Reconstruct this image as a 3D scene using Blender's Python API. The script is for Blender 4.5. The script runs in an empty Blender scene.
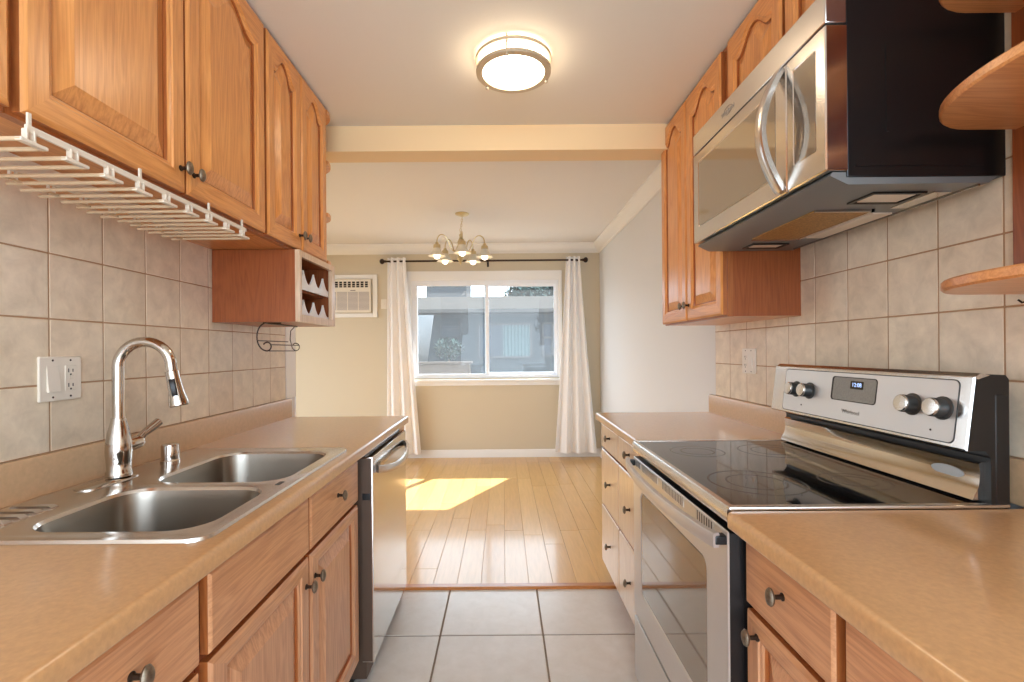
import bpy, bmesh, math, random
from math import sin, cos, pi, radians, sqrt
from mathutils import Vector, Matrix

random.seed(7)
S = bpy.context.scene
COL = S.collection

# ------------------------------------------------------------------ camera
F_PX, W_PX = 483.0, 1024.0
cd = bpy.data.cameras.new('camera')
cd.sensor_width = 36.0
cd.sensor_fit = 'HORIZONTAL'
cd.lens = 36.0 * F_PX / W_PX
cd.shift_x = 9.0 / W_PX
cd.shift_y = 9.5 / W_PX
cd.clip_start = 0.02
cam = bpy.data.objects.new('camera', cd)
COL.objects.link(cam)
cam.matrix_world = (Matrix.Translation((0, 0, 1.262)) @ Matrix.Rotation(pi / 2, 4, 'X')
                    @ Matrix.Rotation(radians(-0.47), 4, 'Z'))
S.camera = cam

# ------------------------------------------------------------------ view, world, sun
S.view_settings.view_transform = 'Standard'
S.view_settings.look = 'None'
S.view_settings.gamma = 1.0
S.view_settings.use_curve_mapping = False
S.view_settings.exposure = 0.5
S.cycles.max_bounces = 10
S.cycles.diffuse_bounces = 6
S.cycles.glossy_bounces = 4
S.cycles.sample_clamp_indirect = 6.0
S.cycles.caustics_reflective = False
S.cycles.caustics_refractive = False

wd = bpy.data.worlds.new('sky')
S.world = wd
wd.use_nodes = True
bg = wd.node_tree.nodes['Background']
bg.inputs['Color'].default_value = (0.74, 0.87, 1.0, 1)
bg.inputs['Strength'].default_value = 5.2

sd = bpy.data.lights.new('sun', 'SUN')
sd.energy = 14.0
sd.angle = radians(0.6)
sd.color = (1.0, 0.98, 0.95)
sun = bpy.data.objects.new('sun', sd)
COL.objects.link(sun)
sun.rotation_euler = Vector((-0.53, -0.98, -1.0)).to_track_quat('-Z', 'Y').to_euler()


def portal(name, loc, direction, sx, sy):
    l = bpy.data.lights.new(name, 'AREA')
    l.shape = 'RECTANGLE'
    l.size, l.size_y = sx, sy
    l.cycles.is_portal = True
    o = bpy.data.objects.new(name, l)
    COL.objects.link(o)
    o.location = loc
    o.rotation_euler = Vector(direction).to_track_quat('-Z', 'Y').to_euler()


# daylight comes in through the dining window, an opening added in the unseen left dining wall
# and a wide opening added behind the camera for more sky light
portal('window_daylight', (-0.21, 5.86, 1.52), (0, -1, 0), 1.8, 1.2)
portal('added_side_daylight', (-3.25, 4.25, 1.1), (1, 0, 0), 1.8, 2.2)
portal('added_rear_daylight', (0.0, -1.32, 1.19), (0, 1, 0), 2.24, 2.38)


# ------------------------------------------------------------------ materials
def lin(c):
    def f(v):
        v /= 255.0
        return v / 12.92 if v <= 0.04045 else ((v + 0.055) / 1.055) ** 2.4
    return (f(c[0]), f(c[1]), f(c[2]), 1.0)


def new_mat(name):
    m = bpy.data.materials.new(name)
    m.use_nodes = True
    nt = m.node_tree
    return m, nt, nt.nodes['Principled BSDF']


def plain(name, rgb, rough=0.5, metal=0.0, spec=0.5, coat=0.0, noise=0.0, nscale=30.0, bump=0.0, aniso=None):
    m, nt, p = new_mat(name)
    c = lin(rgb)
    p.inputs['Base Color'].default_value = c
    p.inputs['Roughness'].default_value = rough
    p.inputs['Metallic'].default_value = metal
    p.inputs['Specular IOR Level'].default_value = spec
    p.inputs['Coat Weight'].default_value = coat
    p.inputs['Coat Roughness'].default_value = 0.15
    if noise or bump:
        tc = nt.nodes.new('ShaderNodeTexCoord')
        mp = nt.nodes.new('ShaderNodeMapping')
        if aniso:
            mp.inputs['Scale'].default_value = aniso
        nt.links.new(tc.outputs['Object'], mp.inputs['Vector'])
        n = nt.nodes.new('ShaderNodeTexNoise')
        n.inputs['Scale'].default_value = nscale
        n.inputs['Detail'].default_value = 5
        nt.links.new(mp.outputs['Vector'], n.inputs['Vector'])
        if noise:
            r = nt.nodes.new('ShaderNodeValToRGB')
            r.color_ramp.elements[0].position = 0.3
            r.color_ramp.elements[1].position = 0.7
            r.color_ramp.elements[0].color = (c[0] * (1 - noise), c[1] * (1 - noise), c[2] * (1 - noise), 1)
            r.color_ramp.elements[1].color = (min(1, c[0] * (1 + noise)), min(1, c[1] * (1 + noise)), min(1, c[2] * (1 + noise)), 1)
            nt.links.new(n.outputs['Fac'], r.inputs['Fac'])
            nt.links.new(r.outputs['Color'], p.inputs['Base Color'])
        if bump:
            b = nt.nodes.new('ShaderNodeBump')
            b.inputs['Strength'].default_value = bump
            b.inputs['Distance'].default_value = 0.002
            nt.links.new(n.outputs['Fac'], b.inputs['Height'])
            nt.links.new(b.outputs['Normal'], p.inputs['Normal'])
    return m


def emit(name, rgb, strength):
    m, nt, p = new_mat(name)
    p.inputs['Base Color'].default_value = lin(rgb)
    p.inputs['Emission Color'].default_value = lin(rgb)
    p.inputs['Emission Strength'].default_value = strength
    return m


def oak(name, axis, dark, light, rough=0.32, coat=0.35, scale=1.0):
    """honey oak: grain lines running along the axis, with broad cathedral figure and fine pores"""
    m, nt, p = new_mat(name)
    N, L = nt.nodes.new, nt.links.new
    tc = N('ShaderNodeTexCoord')
    oi = N('ShaderNodeObjectInfo')
    off = N('ShaderNodeVectorMath'); off.operation = 'MULTIPLY_ADD'
    cmb = N('ShaderNodeCombineXYZ')
    for i in range(3):
        L(oi.outputs['Random'], cmb.inputs[i])
    off.inputs[1].default_value = (3.1, 5.7, 4.3)
    L(cmb.outputs[0], off.inputs[0]); L(tc.outputs['Object'], off.inputs[2])

    def mapped(along, across):
        mp = N('ShaderNodeMapping')
        s = [across, across, across]
        s['xyz'.index(axis)] = along
        mp.inputs['Scale'].default_value = s
        L(off.outputs[0], mp.inputs['Vector'])
        return mp.outputs['Vector']
    n1 = N('ShaderNodeTexNoise'); n1.inputs['Scale'].default_value = 1.0 * scale; n1.inputs['Detail'].default_value = 3
    n1.inputs['Distortion'].default_value = 0.6
    L(mapped(1.1, 11.0), n1.inputs['Vector'])
    mul = N('ShaderNodeMath'); mul.operation = 'MULTIPLY'; mul.inputs[1].default_value = 26.0
    L(n1.outputs['Fac'], mul.inputs[0])
    fr = N('ShaderNodeMath'); fr.operation = 'PINGPONG'; fr.inputs[1].default_value = 1.0
    L(mul.outputs[0], fr.inputs[0])
    n2 = N('ShaderNodeTexNoise'); n2.inputs['Scale'].default_value = 1.0; n2.inputs['Detail'].default_value = 6
    n2.inputs['Roughness'].default_value = 0.65
    L(mapped(7.0, 230.0), n2.inputs['Vector'])
    mx = N('ShaderNodeMix'); mx.data_type = 'FLOAT'; mx.inputs['Factor'].default_value = 0.8
    L(fr.outputs[0], mx.inputs['A']); L(n2.outputs['Fac'], mx.inputs['B'])
    r = N('ShaderNodeValToRGB')
    r.color_ramp.elements[0].position = 0.22; r.color_ramp.elements[0].color = lin(dark)
    r.color_ramp.elements[1].position = 0.62; r.color_ramp.elements[1].color = lin(light)
    L(mx.outputs['Result'], r.inputs['Fac'])
    L(r.outputs['Color'], p.inputs['Base Color'])
    b = N('ShaderNodeBump'); b.inputs['Strength'].default_value = 0.12; b.inputs['Distance'].default_value = 0.001
    L(n2.outputs['Fac'], b.inputs['Height']); L(b.outputs['Normal'], p.inputs['Normal'])
    p.inputs['Roughness'].default_value = rough
    p.inputs['Coat Weight'].default_value = coat
    p.inputs['Coat Roughness'].default_value = 0.22
    return m


def island(name, cols, rough, nscale, mott, coat=0.0, bump=0.0, aniso=None, spec=0.5):
    """each loose piece (tile, plank) gets its own tone out of cols, with soft mottling"""
    m, nt, p = new_mat(name)
    N, L = nt.nodes.new, nt.links.new
    g = N('ShaderNodeNewGeometry')
    r = N('ShaderNodeValToRGB')
    el = r.color_ramp.elements
    while len(el) < len(cols):
        el.new(0.5)
    for i, c in enumerate(cols):
        el[i].position = i / (len(cols) - 1)
        el[i].color = lin(c)
    L(g.outputs['Random Per Island'], r.inputs['Fac'])
    tc = N('ShaderNodeTexCoord')
    off = N('ShaderNodeVectorMath'); off.operation = 'MULTIPLY_ADD'
    cmb = N('ShaderNodeCombineXYZ')
    for i in range(3):
        L(g.outputs['Random Per Island'], cmb.inputs[i])
    off.inputs[1].default_value = (7.0, 11.0, 5.0)
    L(cmb.outputs[0], off.inputs[0]); L(tc.outputs['Object'], off.inputs[2])
    mp = N('ShaderNodeMapping')
    if aniso:
        mp.inputs['Scale'].default_value = aniso
    L(off.outputs[0], mp.inputs['Vector'])
    n = N('ShaderNodeTexNoise'); n.inputs['Scale'].default_value = nscale; n.inputs['Detail'].default_value = 7
    n.inputs['Roughness'].default_value = 0.62
    n.inputs['Distortion'].default_value = 0.4
    L(mp.outputs['Vector'], n.inputs['Vector'])
    r2 = N('ShaderNodeValToRGB')
    r2.color_ramp.elements[0].position = 0.3; r2.color_ramp.elements[1].position = 0.72
    lo = 1 - mott
    r2.color_ramp.elements[0].color = (lo, lo * 0.98, lo * 0.95, 1)
    r2.color_ramp.elements[1].color = (1, 1, 1, 1)
    L(n.outputs['Fac'], r2.inputs['Fac'])
    mx = N('ShaderNodeMix'); mx.data_type = 'RGBA'; mx.blend_type = 'MULTIPLY'; mx.inputs['Factor'].default_value = 1.0
    L(r.outputs['Color'], mx.inputs['A']); L(r2.outputs['Color'], mx.inputs['B'])
    L(mx.outputs['Result'], p.inputs['Base Color'])
    p.inputs['Roughness'].default_value = rough
    p.inputs['Specular IOR Level'].default_value = spec
    p.inputs['Coat Weight'].default_value = coat
    p.inputs['Coat Roughness'].default_value = 0.10
    if bump:
        b = N('ShaderNodeBump'); b.inputs['Strength'].default_value = bump; b.inputs['Distance'].default_value = 0.002
        L(n.outputs['Fac'], b.inputs['Height']); L(b.outputs['Normal'], p.inputs['Normal'])
    return m


def glass_pane(name, tint=(1, 1, 1), gloss=0.06):
    m = bpy.data.materials.new(name)
    m.use_nodes = True
    nt = m.node_tree
    nt.nodes.clear()
    N, L = nt.nodes.new, nt.links.new
    out = N('ShaderNodeOutputMaterial')
    t = N('ShaderNodeBsdfTransparent'); t.inputs['Color'].default_value = (*tint, 1)
    g = N('ShaderNodeBsdfGlossy'); g.inputs['Roughness'].default_value = 0.02
    lw = N('ShaderNodeLayerWeight')
    pw = N('ShaderNodeMath'); pw.operation = 'POWER'; pw.inputs[1].default_value = 5.0
    f = N('ShaderNodeMath'); f.operation = 'MULTIPLY_ADD'; f.inputs[1].default_value = 0.8; f.inputs[2].default_value = gloss
    L(lw.outputs['Facing'], pw.inputs[0]); L(pw.outputs[0], f.inputs[0])
    mx = N('ShaderNodeMixShader')
    du = N('ShaderNodeBsdfTranslucent'); du.inputs['Color'].default_value = (0.9, 0.92, 0.95, 1)
    md_ = N('ShaderNodeMixShader'); md_.inputs[0].default_value = 0.02
    L(t.outputs[0], md_.inputs[1]); L(du.outputs[0], md_.inputs[2])
    L(f.outputs[0], mx.inputs[0]); L(md_.outputs[0], mx.inputs[1]); L(g.outputs[0], mx.inputs[2])
    L(mx.outputs[0], out.inputs['Surface'])
    return m


OAK_D, OAK_L = (190, 118, 58), (224, 154, 86)
M = {}
M['oak_v'] = oak('oak_vertical_grain', 'z', OAK_D, OAK_L)
M['oak_h'] = oak('oak_horizontal_grain', 'y', OAK_D, OAK_L)
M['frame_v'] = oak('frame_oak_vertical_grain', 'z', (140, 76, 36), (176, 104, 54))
M['frame_h'] = oak('frame_oak_horizontal_grain', 'y', (140, 76, 36), (176, 104, 54))
M['oak_x'] = oak('oak_shelf_grain', 'x', (198, 124, 68), (228, 160, 98))
M['oak_case'] = oak('oak_case_side', 'z', (128, 62, 26), (160, 86, 42), rough=0.4, coat=0.15)
M['base_v'] = oak('base_oak_vertical_grain', 'z', (168, 114, 78), (206, 152, 112))
M['base_h'] = oak('base_oak_horizontal_grain', 'y', (170, 114, 76), (208, 152, 108))
M['base_case'] = oak('base_case_face', 'z', (96, 44, 22), (140, 74, 40), rough=0.45, coat=0.1)
M['overlit_v'] = oak('overlit_oak_vertical_grain', 'z', (196, 160, 126), (226, 196, 164), rough=0.28, coat=0.5)  # same oak, with overexposure and window sheen put into its colour
M['laminate'] = plain('tan_laminate', (196, 151, 104), rough=0.32, noise=0.09, nscale=120, coat=1.0)
M['splash'] = plain('splash_laminate', (205, 170, 132), rough=0.35, noise=0.06, nscale=90)
M['tile'] = island('wall_tile_glaze', [(242, 226, 200), (246, 232, 209), (238, 220, 194)], 0.34, 17.0, 0.24, bump=0.3)
M['grout'] = plain('tile_grout', (178, 142, 108), rough=0.9)
M['floor_tile'] = island('floor_tile_glaze', [(222, 215, 208), (228, 221, 214), (218, 210, 202)], 0.3, 16.0, 0.1, bump=0.08)
M['floor_grout'] = plain('floor_grout', (140, 124, 108), rough=0.9)
M['plank'] = island('wood_floor_planks', [(220, 172, 106), (228, 183, 119), (214, 164, 98), (223, 176, 111)], 0.28, 4.0, 0.14,
                    coat=0.42, spec=0.3, aniso=(14, 1.2, 1))
M['threshold'] = oak('threshold_wood', 'x', (150, 86, 40), (196, 128, 66), rough=0.35)
M['wall'] = plain('cream_wall_paint', (212, 200, 176), rough=0.75, bump=0.15, nscale=160)
M['wall_white'] = plain('pale_wall_paint', (222, 222, 222), rough=0.7, bump=0.15, nscale=160)
M['ceiling'] = plain('ceiling_paint', (230, 228, 227), rough=0.85, bump=0.2, nscale=120)
M['ceiling_warm'] = plain('kitchen_ceiling_paint', (230, 224, 210), rough=0.85, bump=0.2, nscale=120)
M['beam'] = plain('beam_paint', (236, 207, 160), rough=0.6)
M['white_trim'] = plain('white_trim_paint', (240, 238, 234), rough=0.4)
M['vinyl'] = plain('white_window_vinyl', (238, 240, 244), rough=0.35)
M['steel'] = plain('brushed_steel', (214, 210, 206), rough=0.2, metal=1.0, bump=0.05, nscale=40, aniso=(1, 1, 40))
M['steel_h'] = plain('brushed_steel_horizontal', (212, 208, 204), rough=0.27, metal=1.0, bump=0.05, nscale=30, aniso=(40, 1, 40))
M['steel_pale'] = plain('pale_steel_panel', (212, 208, 204), rough=0.42, metal=0.75)
M['steel_dark'] = plain('basin_steel', (150, 142, 132), rough=0.3, metal=1.0, bump=0.06, nscale=60)
M['chrome'] = plain('nickel_chrome', (205, 198, 190), rough=0.1, metal=1.0)
M['nickel'] = plain('brushed_nickel', (206, 190, 164), rough=0.4, metal=0.55)
M['knob'] = plain('antique_pewter', (132, 120, 104), rough=0.4, metal=0.9, noise=0.25, nscale=150)
M['knob_stem'] = plain('dark_knob_stem', (58, 44, 34), rough=0.45, metal=0.8)
M['black'] = plain('black_enamel', (18, 16, 16), rough=0.35)
M['black_gloss'] = plain('black_glass', (10, 10, 12), rough=0.05, spec=0.6)
M['dark_glass'] = plain('dark_oven_glass', (150, 140, 128), rough=0.04, metal=0.6, spec=0.9)
M['smoke_glass'] = plain('smoked_door_glass', (176, 166, 150), rough=0.08, metal=0.7, spec=0.9)
M['dark_grey'] = plain('dark_grey_metal', (74, 76, 76), rough=0.4, metal=0.5)
M['under_grey'] = plain('grey_underside', (128, 132, 132), rough=0.4, metal=0.4)
M['dw_steel'] = plain('polished_door_steel', (224, 220, 214), rough=0.13, metal=1.0)
M['dw_side'] = plain('dark_dishwasher_side', (92, 72, 58), rough=0.5, metal=0.3)
M['white_plastic'] = plain('white_plastic', (236, 228, 214), rough=0.4)
M['rack_plastic'] = plain('ivory_rack_plastic', (222, 210, 192), rough=0.45)
M['rack_rod'] = plain('shaded_rack_rod', (204, 178, 144), rough=0.5)  # beige rods, colour darkened for the shade under the cabinet
M['ac_plastic'] = plain('cream_plastic', (232, 224, 208), rough=0.5)
M['ac_grille'] = plain('grey_grille', (176, 168, 164), rough=0.6)
M['slot'] = plain('dark_slot', (40, 34, 30), rough=0.8)
M['bronze'] = plain('dark_bronze', (64, 50, 42), rough=0.4, metal=0.8)
M['brass'] = plain('pale_brass', (208, 190, 148), rough=0.3, metal=0.75)
M['curtain'] = plain('white_curtain_cloth', (246, 243, 240), rough=0.9, bump=0.1, nscale=300)
M['shade'] = plain('frosted_glass_shade', (226, 216, 194), rough=0.35)
M['filter'] = plain('gold_mesh_filter', (176, 138, 84), rough=0.5, metal=0.6, noise=0.35, nscale=220)
M['scallop'] = plain('rail_glare_tone', (226, 224, 224), rough=0.3)  # wooden rails; daylight glare painted in as a near-white colour
M['lens'] = plain('lamp_lens', (226, 214, 196), rough=0.3)
M['lcd'] = plain('grey_display_film', (140, 138, 132), rough=0.25, noise=0.12, nscale=260)
M['lcd_digit'] = emit('blue_display_digits', (170, 200, 255), 0.9)
M['ink'] = plain('grey_print', (150, 142, 134), rough=0.6)
M['pale_ink'] = plain('pale_print', (190, 190, 188), rough=0.3, metal=0.6)
M['ring'] = plain('burner_mark', (58, 58, 60), rough=0.25)
M['lamp'] = emit('lit_diffuser', (255, 234, 204), 10.5)
M['bulb'] = emit('lit_bulb', (255, 244, 226), 3.0)
M['glass'] = glass_pane('window_glass', (0.94, 0.96, 0.96), 0.015)
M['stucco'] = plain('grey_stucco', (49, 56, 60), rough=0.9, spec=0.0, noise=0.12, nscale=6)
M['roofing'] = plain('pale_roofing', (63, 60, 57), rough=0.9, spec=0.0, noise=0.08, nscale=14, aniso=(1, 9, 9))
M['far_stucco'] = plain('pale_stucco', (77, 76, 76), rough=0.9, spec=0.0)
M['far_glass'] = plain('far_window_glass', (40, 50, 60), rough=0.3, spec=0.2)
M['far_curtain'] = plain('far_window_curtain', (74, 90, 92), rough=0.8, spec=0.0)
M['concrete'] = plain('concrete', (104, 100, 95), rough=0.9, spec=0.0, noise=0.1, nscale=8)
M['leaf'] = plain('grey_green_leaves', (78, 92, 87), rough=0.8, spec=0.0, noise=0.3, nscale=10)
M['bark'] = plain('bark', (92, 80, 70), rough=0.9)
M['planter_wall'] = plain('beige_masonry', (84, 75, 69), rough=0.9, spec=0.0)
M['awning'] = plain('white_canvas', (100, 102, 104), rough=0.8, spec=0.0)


# ------------------------------------------------------------------ mesh helpers
class MB:
    def __init__(self):
        self.bm = bmesh.new()
        self.flat = self.bm.faces.layers.int.new('flat')

    def box(self, x0, x1, y0, y1, z0, z1, b=0.0, m=0, seg=2):
        vs = [self.bm.verts.new((x, y, z)) for x in (x0, x1) for y in (y0, y1) for z in (z0, z1)]
        idx = [(0, 1, 3, 2), (4, 6, 7, 5), (0, 4, 5, 1), (2, 3, 7, 6), (0, 2, 6, 4), (1, 5, 7, 3)]
        fs = [self.bm.faces.new([vs[i] for i in q]) for q in idx]
        for f in fs:
            f.material_index = m
            f[self.flat] = 1
        if b > 0:
            es = list({e for f in fs for e in f.edges})
            r = bmesh.ops.bevel(self.bm, geom=es, offset=b, segments=seg, affect='EDGES', profile=0.5)
            near = {f for v in r['verts'] for f in v.link_faces}
            for f in near:
                f.material_index = m
                f.normal_update()
                f[self.flat] = 1 if max(abs(c) for c in f.normal) > 0.9995 else 0
        return self

    def loft(self, rings, cap0=True, cap1=True, m=0, closed=True, mfun=None):
        rv = [[self.bm.verts.new(p) for p in ring] for ring in rings]
        n = len(rv[0])
        for k in range(len(rv) - 1):
            for i in range(n if closed else n - 1):
                j = (i + 1) % n
                f = self.bm.faces.new((rv[k][i], rv[k][j], rv[k + 1][j], rv[k + 1][i]))
                f.material_index = mfun(k, i) if mfun else m
        if cap0:
            f = self.bm.faces.new(rv[0][::-1]); f.material_index = m
        if cap1:
            f = self.bm.faces.new(rv[-1]); f.material_index = m
        return self

    def prism(self, poly, axis, a, b, m=0):
        """poly: 2D points in the plane across the axis (x: (y,z), y: (x,z), z: (x,y))"""
        def P(p, t):
            return {'x': (t, p[0], p[1]), 'y': (p[0], t, p[1]), 'z': (p[0], p[1], t)}[axis]
        return self.loft([[P(p, a) for p in poly], [P(p, b) for p in poly]], m=m)

    def lathe(self, prof, c=(0, 0, 0), axis=(0, 0, 1), seg=24, m=0, sx=1.0, sy=1.0, cap0=True, cap1=True):
        q = Vector((0, 0, 1)).rotation_difference(Vector(axis))
        c = Vector(c)
        rings = []
        for r, h in prof:
            rings.append([c + q @ Vector((r * cos(2 * pi * i / seg) * sx, r * sin(2 * pi * i / seg) * sy, h)) for i in range(seg)])
        return self.loft(rings, m=m, cap0=cap0, cap1=cap1)

    def tube(self, pts, r, seg=10, m=0):
        pts = [Vector(p) for p in pts]
        n = len(pts)
        rs = r if isinstance(r, (list, tuple)) else [r] * n
        T = []
        for i in range(n):
            t = pts[min(i + 1, n - 1)] - pts[max(i - 1, 0)]
            T.append(t.normalized())
        up = Vector((0, 0, 1)) if abs(T[0].z) < 0.9 else Vector((1, 0, 0))
        u = T[0].cross(up).normalized()
        rings = []
        for i in range(n):
            u = (u - T[i] * u.dot(T[i])).normalized()
            v = T[i].cross(u)
            rings.append([pts[i] + (u * cos(2 * pi * k / seg) + v * sin(2 * pi * k / seg)) * rs[i] for k in range(seg)])
        return self.loft(rings, m=m)

    def bar(self, pts, side, w, h, m=0):
        """rectangular bar swept along pts; side: unit vector across its width"""
        pts = [Vector(p) for p in pts]
        s = Vector(side)
        rings = []
        for i, p in enumerate(pts):
            t = (pts[min(i + 1, len(pts) - 1)] - pts[max(i - 1, 0)]).normalized()
            n = t.cross(s).normalized()
            c = 0.25
            rings.append([p + s * (w / 2 * a) + n * (h / 2 * b) for a, b in
                          ((-1 + c, -1), (1 - c, -1), (1, -1 + c), (1, 1 - c), (1 - c, 1), (-1 + c, 1), (-1, 1 - c), (-1, -1 + c))])
        return self.loft(rings, m=m)

    def ball(self, c, r, m=0, seg=14, sc=(1, 1, 1)):
        prof = [(max(r * sin(pi * k / 10), 1e-4), -r * cos(pi * k / 10)) for k in range(11)]
        c = Vector(c)
        rings = [[c + Vector((rr * cos(2 * pi * i / seg) * sc[0], rr * sin(2 * pi * i / seg) * sc[1], h * sc[2])) for i in range(seg)] for rr, h in prof]
        return self.loft(rings, m=m)

    def mesh(self, name, mats, base=(0, 0, 0), smooth=True, angle=35, recalc=True):
        if recalc:
            bmesh.ops.recalc_face_normals(self.bm, faces=self.bm.faces[:])
        if base != (0, 0, 0):
            bmesh.ops.translate(self.bm, vec=-Vector(base), verts=self.bm.verts[:])
        me = bpy.data.meshes.new(name)
        self.bm.normal_update()
        flat = [f[self.flat] and max(abs(c) for c in f.normal) > 0.9995 for f in self.bm.faces]
        self.bm.faces.layers.int.remove(self.flat)
        self.bm.to_mesh(me)
        self.bm.free()
        for mt in (mats if isinstance(mats, (list, tuple)) else [mats]):
            me.materials.append(M[mt])
        if smooth:
            me.set_sharp_from_angle(angle=radians(angle))
            for p, fl in zip(me.polygons, flat):
                p.use_smooth = not fl
        return me


BASE = {}


def thing(name, label, cat, loc=(0, 0, 0), group=None):
    o = bpy.data.objects.new(name, None)
    o.empty_display_size = 0.1
    COL.objects.link(o)
    o.location = loc
    o['label'] = label
    o['category'] = cat
    if group:
        o['group'] = group
    BASE[o] = tuple(loc)
    return o


def part(name, mb, mats, parent, label=None, smooth=True, angle=35):
    b = BASE[parent]
    o = bpy.data.objects.new(name, mb.mesh(name, mats, b, smooth, angle))
    COL.objects.link(o)
    o.parent = parent
    BASE[o] = b
    if label:
        o['label'] = label
    return o


def lone(name, mb, mats, label, cat, loc=(0, 0, 0), group=None, smooth=True):
    o = bpy.data.objects.new(name, mb.mesh(name, mats, tuple(loc), smooth))
    COL.objects.link(o)
    o.location = loc
    o['label'] = label
    o['category'] = cat
    if group:
        o['group'] = group
    BASE[o] = tuple(loc)
    return o


def struct(name, mb, mats, smooth=True, parent=None):
    o = bpy.data.objects.new(name, mb.mesh(name, mats, (0, 0, 0), smooth))
    COL.objects.link(o)
    if parent:
        o.parent = parent
    else:
        o['kind'] = 'structure'
    BASE[o] = (0, 0, 0)
    return o


def writing(name, text, parent, loc, size, facing, mat, extrude=0.0003):
    """raised lettering; facing '-x' reads for someone looking towards +x, '+x' the reverse, '-y' for someone looking towards +y"""
    cu = bpy.data.curves.new(name, 'FONT')
    cu.body = text
    cu.size = size
    cu.extrude = extrude
    cu.align_x = 'CENTER'
    cu.align_y = 'CENTER'
    cu.materials.append(M[mat])
    tmp = bpy.data.objects.new(name + '_curve', cu)
    me = bpy.data.meshes.new_from_object(tmp)
    bpy.data.objects.remove(tmp)
    bpy.data.curves.remove(cu)
    o = bpy.data.objects.new(name, me)
    COL.objects.link(o)
    o.parent = parent
    ax = {'-x': ((0, -1, 0), (0, 0, 1), (-1, 0, 0)), '+x': ((0, 1, 0), (0, 0, 1), (1, 0, 0)), '-y': ((1, 0, 0), (0, 0, 1), (0, -1, 0))}[facing]
    R = Matrix((ax[0], ax[1], ax[2])).transposed().to_4x4()
    o.matrix_local = Matrix.Translation(Vector(loc) - Vector(BASE[parent])) @ R
    return o


# ------------------------------------------------------------------ the room
LW, RW = -1.159, 1.149          # faces of the kitchen's side walls
YB = 5.72                       # dining room window wall
YK = 2.567                      # where tile meets wood
ZC, ZD = 2.42, 2.52             # kitchen and dining ceilings

# floors
mb = MB(); mb.box(-1.3, 1.3, -1.4, YK, -0.05, -0.003, m=1)
G = 0.004
gx = [-1.3, -0.746, -0.289, 0.168, 0.625, 1.3]
gy = [-1.4, -1.056, -0.599, -0.142, 0.315, 0.772, 1.229, 1.686, 2.143, YK + G]
for i in range(len(gx) - 1):
    for j in range(len(gy) - 1):
        mb.box(gx[i] + G, gx[i + 1] - G, gy[j] + G, gy[j + 1] - G, -0.02, 0.0, b=0.0025, m=0)
struct('floor', mb, ['floor_tile', 'floor_grout'])

mb = MB(); mb.box(-3.3, 1.3, YK, 6.0, -0.06, -0.004, m=0)
x = -3.25
k = 0
while x < 1.25:
    y = 2.57 - random.uniform(0, 1.0)
    while y < YB:
        ln = random.uniform(0.9, 1.6)
        y0, y1 = max(y, 2.575), min(y + ln, YB)
        if y1 - y0 > 0.02:
            mb.box(x + 0.0007, x + 0.1293, y0 + 0.0006, y1 - 0.0006, -0.02, 0.0, b=0.0012, m=0, seg=1)
        y += ln
    x += 0.13
struct('floor_dining', mb, ['plank'])

mb = MB(); mb.prism([(2.548, -0.003), (2.548, 0.006), (2.556, 0.013), (2.592, 0.013), (2.602, 0.004), (2.602, -0.003)], 'x', -1.15, 1.14)
struct('trim_threshold', mb, 'threshold')

# walls
mb = MB(); mb.box(-1.31, LW, -1.3, 2.68, 0, 2.53)
struct('wall_left', mb, 'wall_white')
mb = MB(); mb.box(RW, 1.3, -1.3, 6.0, 0, 2.6)
struct('wall_right', mb, 'wall_white')
WX0, WX1, WZ0, WZ1 = -1.08, 0.665, 0.94, 2.10
mb = MB()
mb.box(-3.3, WX0, YB, 5.9, 0, 2.6); mb.box(WX1, RW, YB, 5.9, 0, 2.6)
mb.box(WX0, WX1, YB, 5.9, 0, WZ0); mb.box(WX0, WX1, YB, 5.9, WZ1, 2.6)
struct('wall_back', mb, 'wall')
mb = MB()
mb.box(-3.36, -3.2, 2.5, 3.35, 0, 2.6); mb.box(-3.36, -3.2, 5.15, 5.9, 0, 2.6); mb.box(-3.36, -3.2, 3.35, 5.15, 2.2, 2.6)
struct('wall_dining_left', mb, 'wall')  # gap in this unseen wall is added to bring in side daylight
mb = MB(); mb.box(-3.3, -1.31, 2.5, 2.64, 0, 2.6)
struct('wall_dining_front', mb, 'wall')
mb = MB()
mb.box(-1.31, -1.12, -1.4, -1.3, 0, 2.6); mb.box(1.12, 1.3, -1.4, -1.3, 0, 2.6); mb.box(-1.12, 1.12, -1.4, -1.3, 2.38, 2.6)
struct('wall_front', mb, 'wall_white')  # nearly full-width opening, added out of view to light the kitchen

mb = MB(); mb.box(-1.31, 1.3, -1.4, 2.48, ZC, 2.6)
struct('ceiling', mb, 'ceiling_warm')
mb = MB(); mb.box(-3.36, 1.3, 2.625, 5.9, ZD, 2.6)
struct('ceiling_dining', mb, 'ceiling')
mb = MB(); mb.box(-3.3, RW, 2.48, 2.625, 2.29, 2.6)
struct('trim_beam', mb, 'beam')

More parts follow.
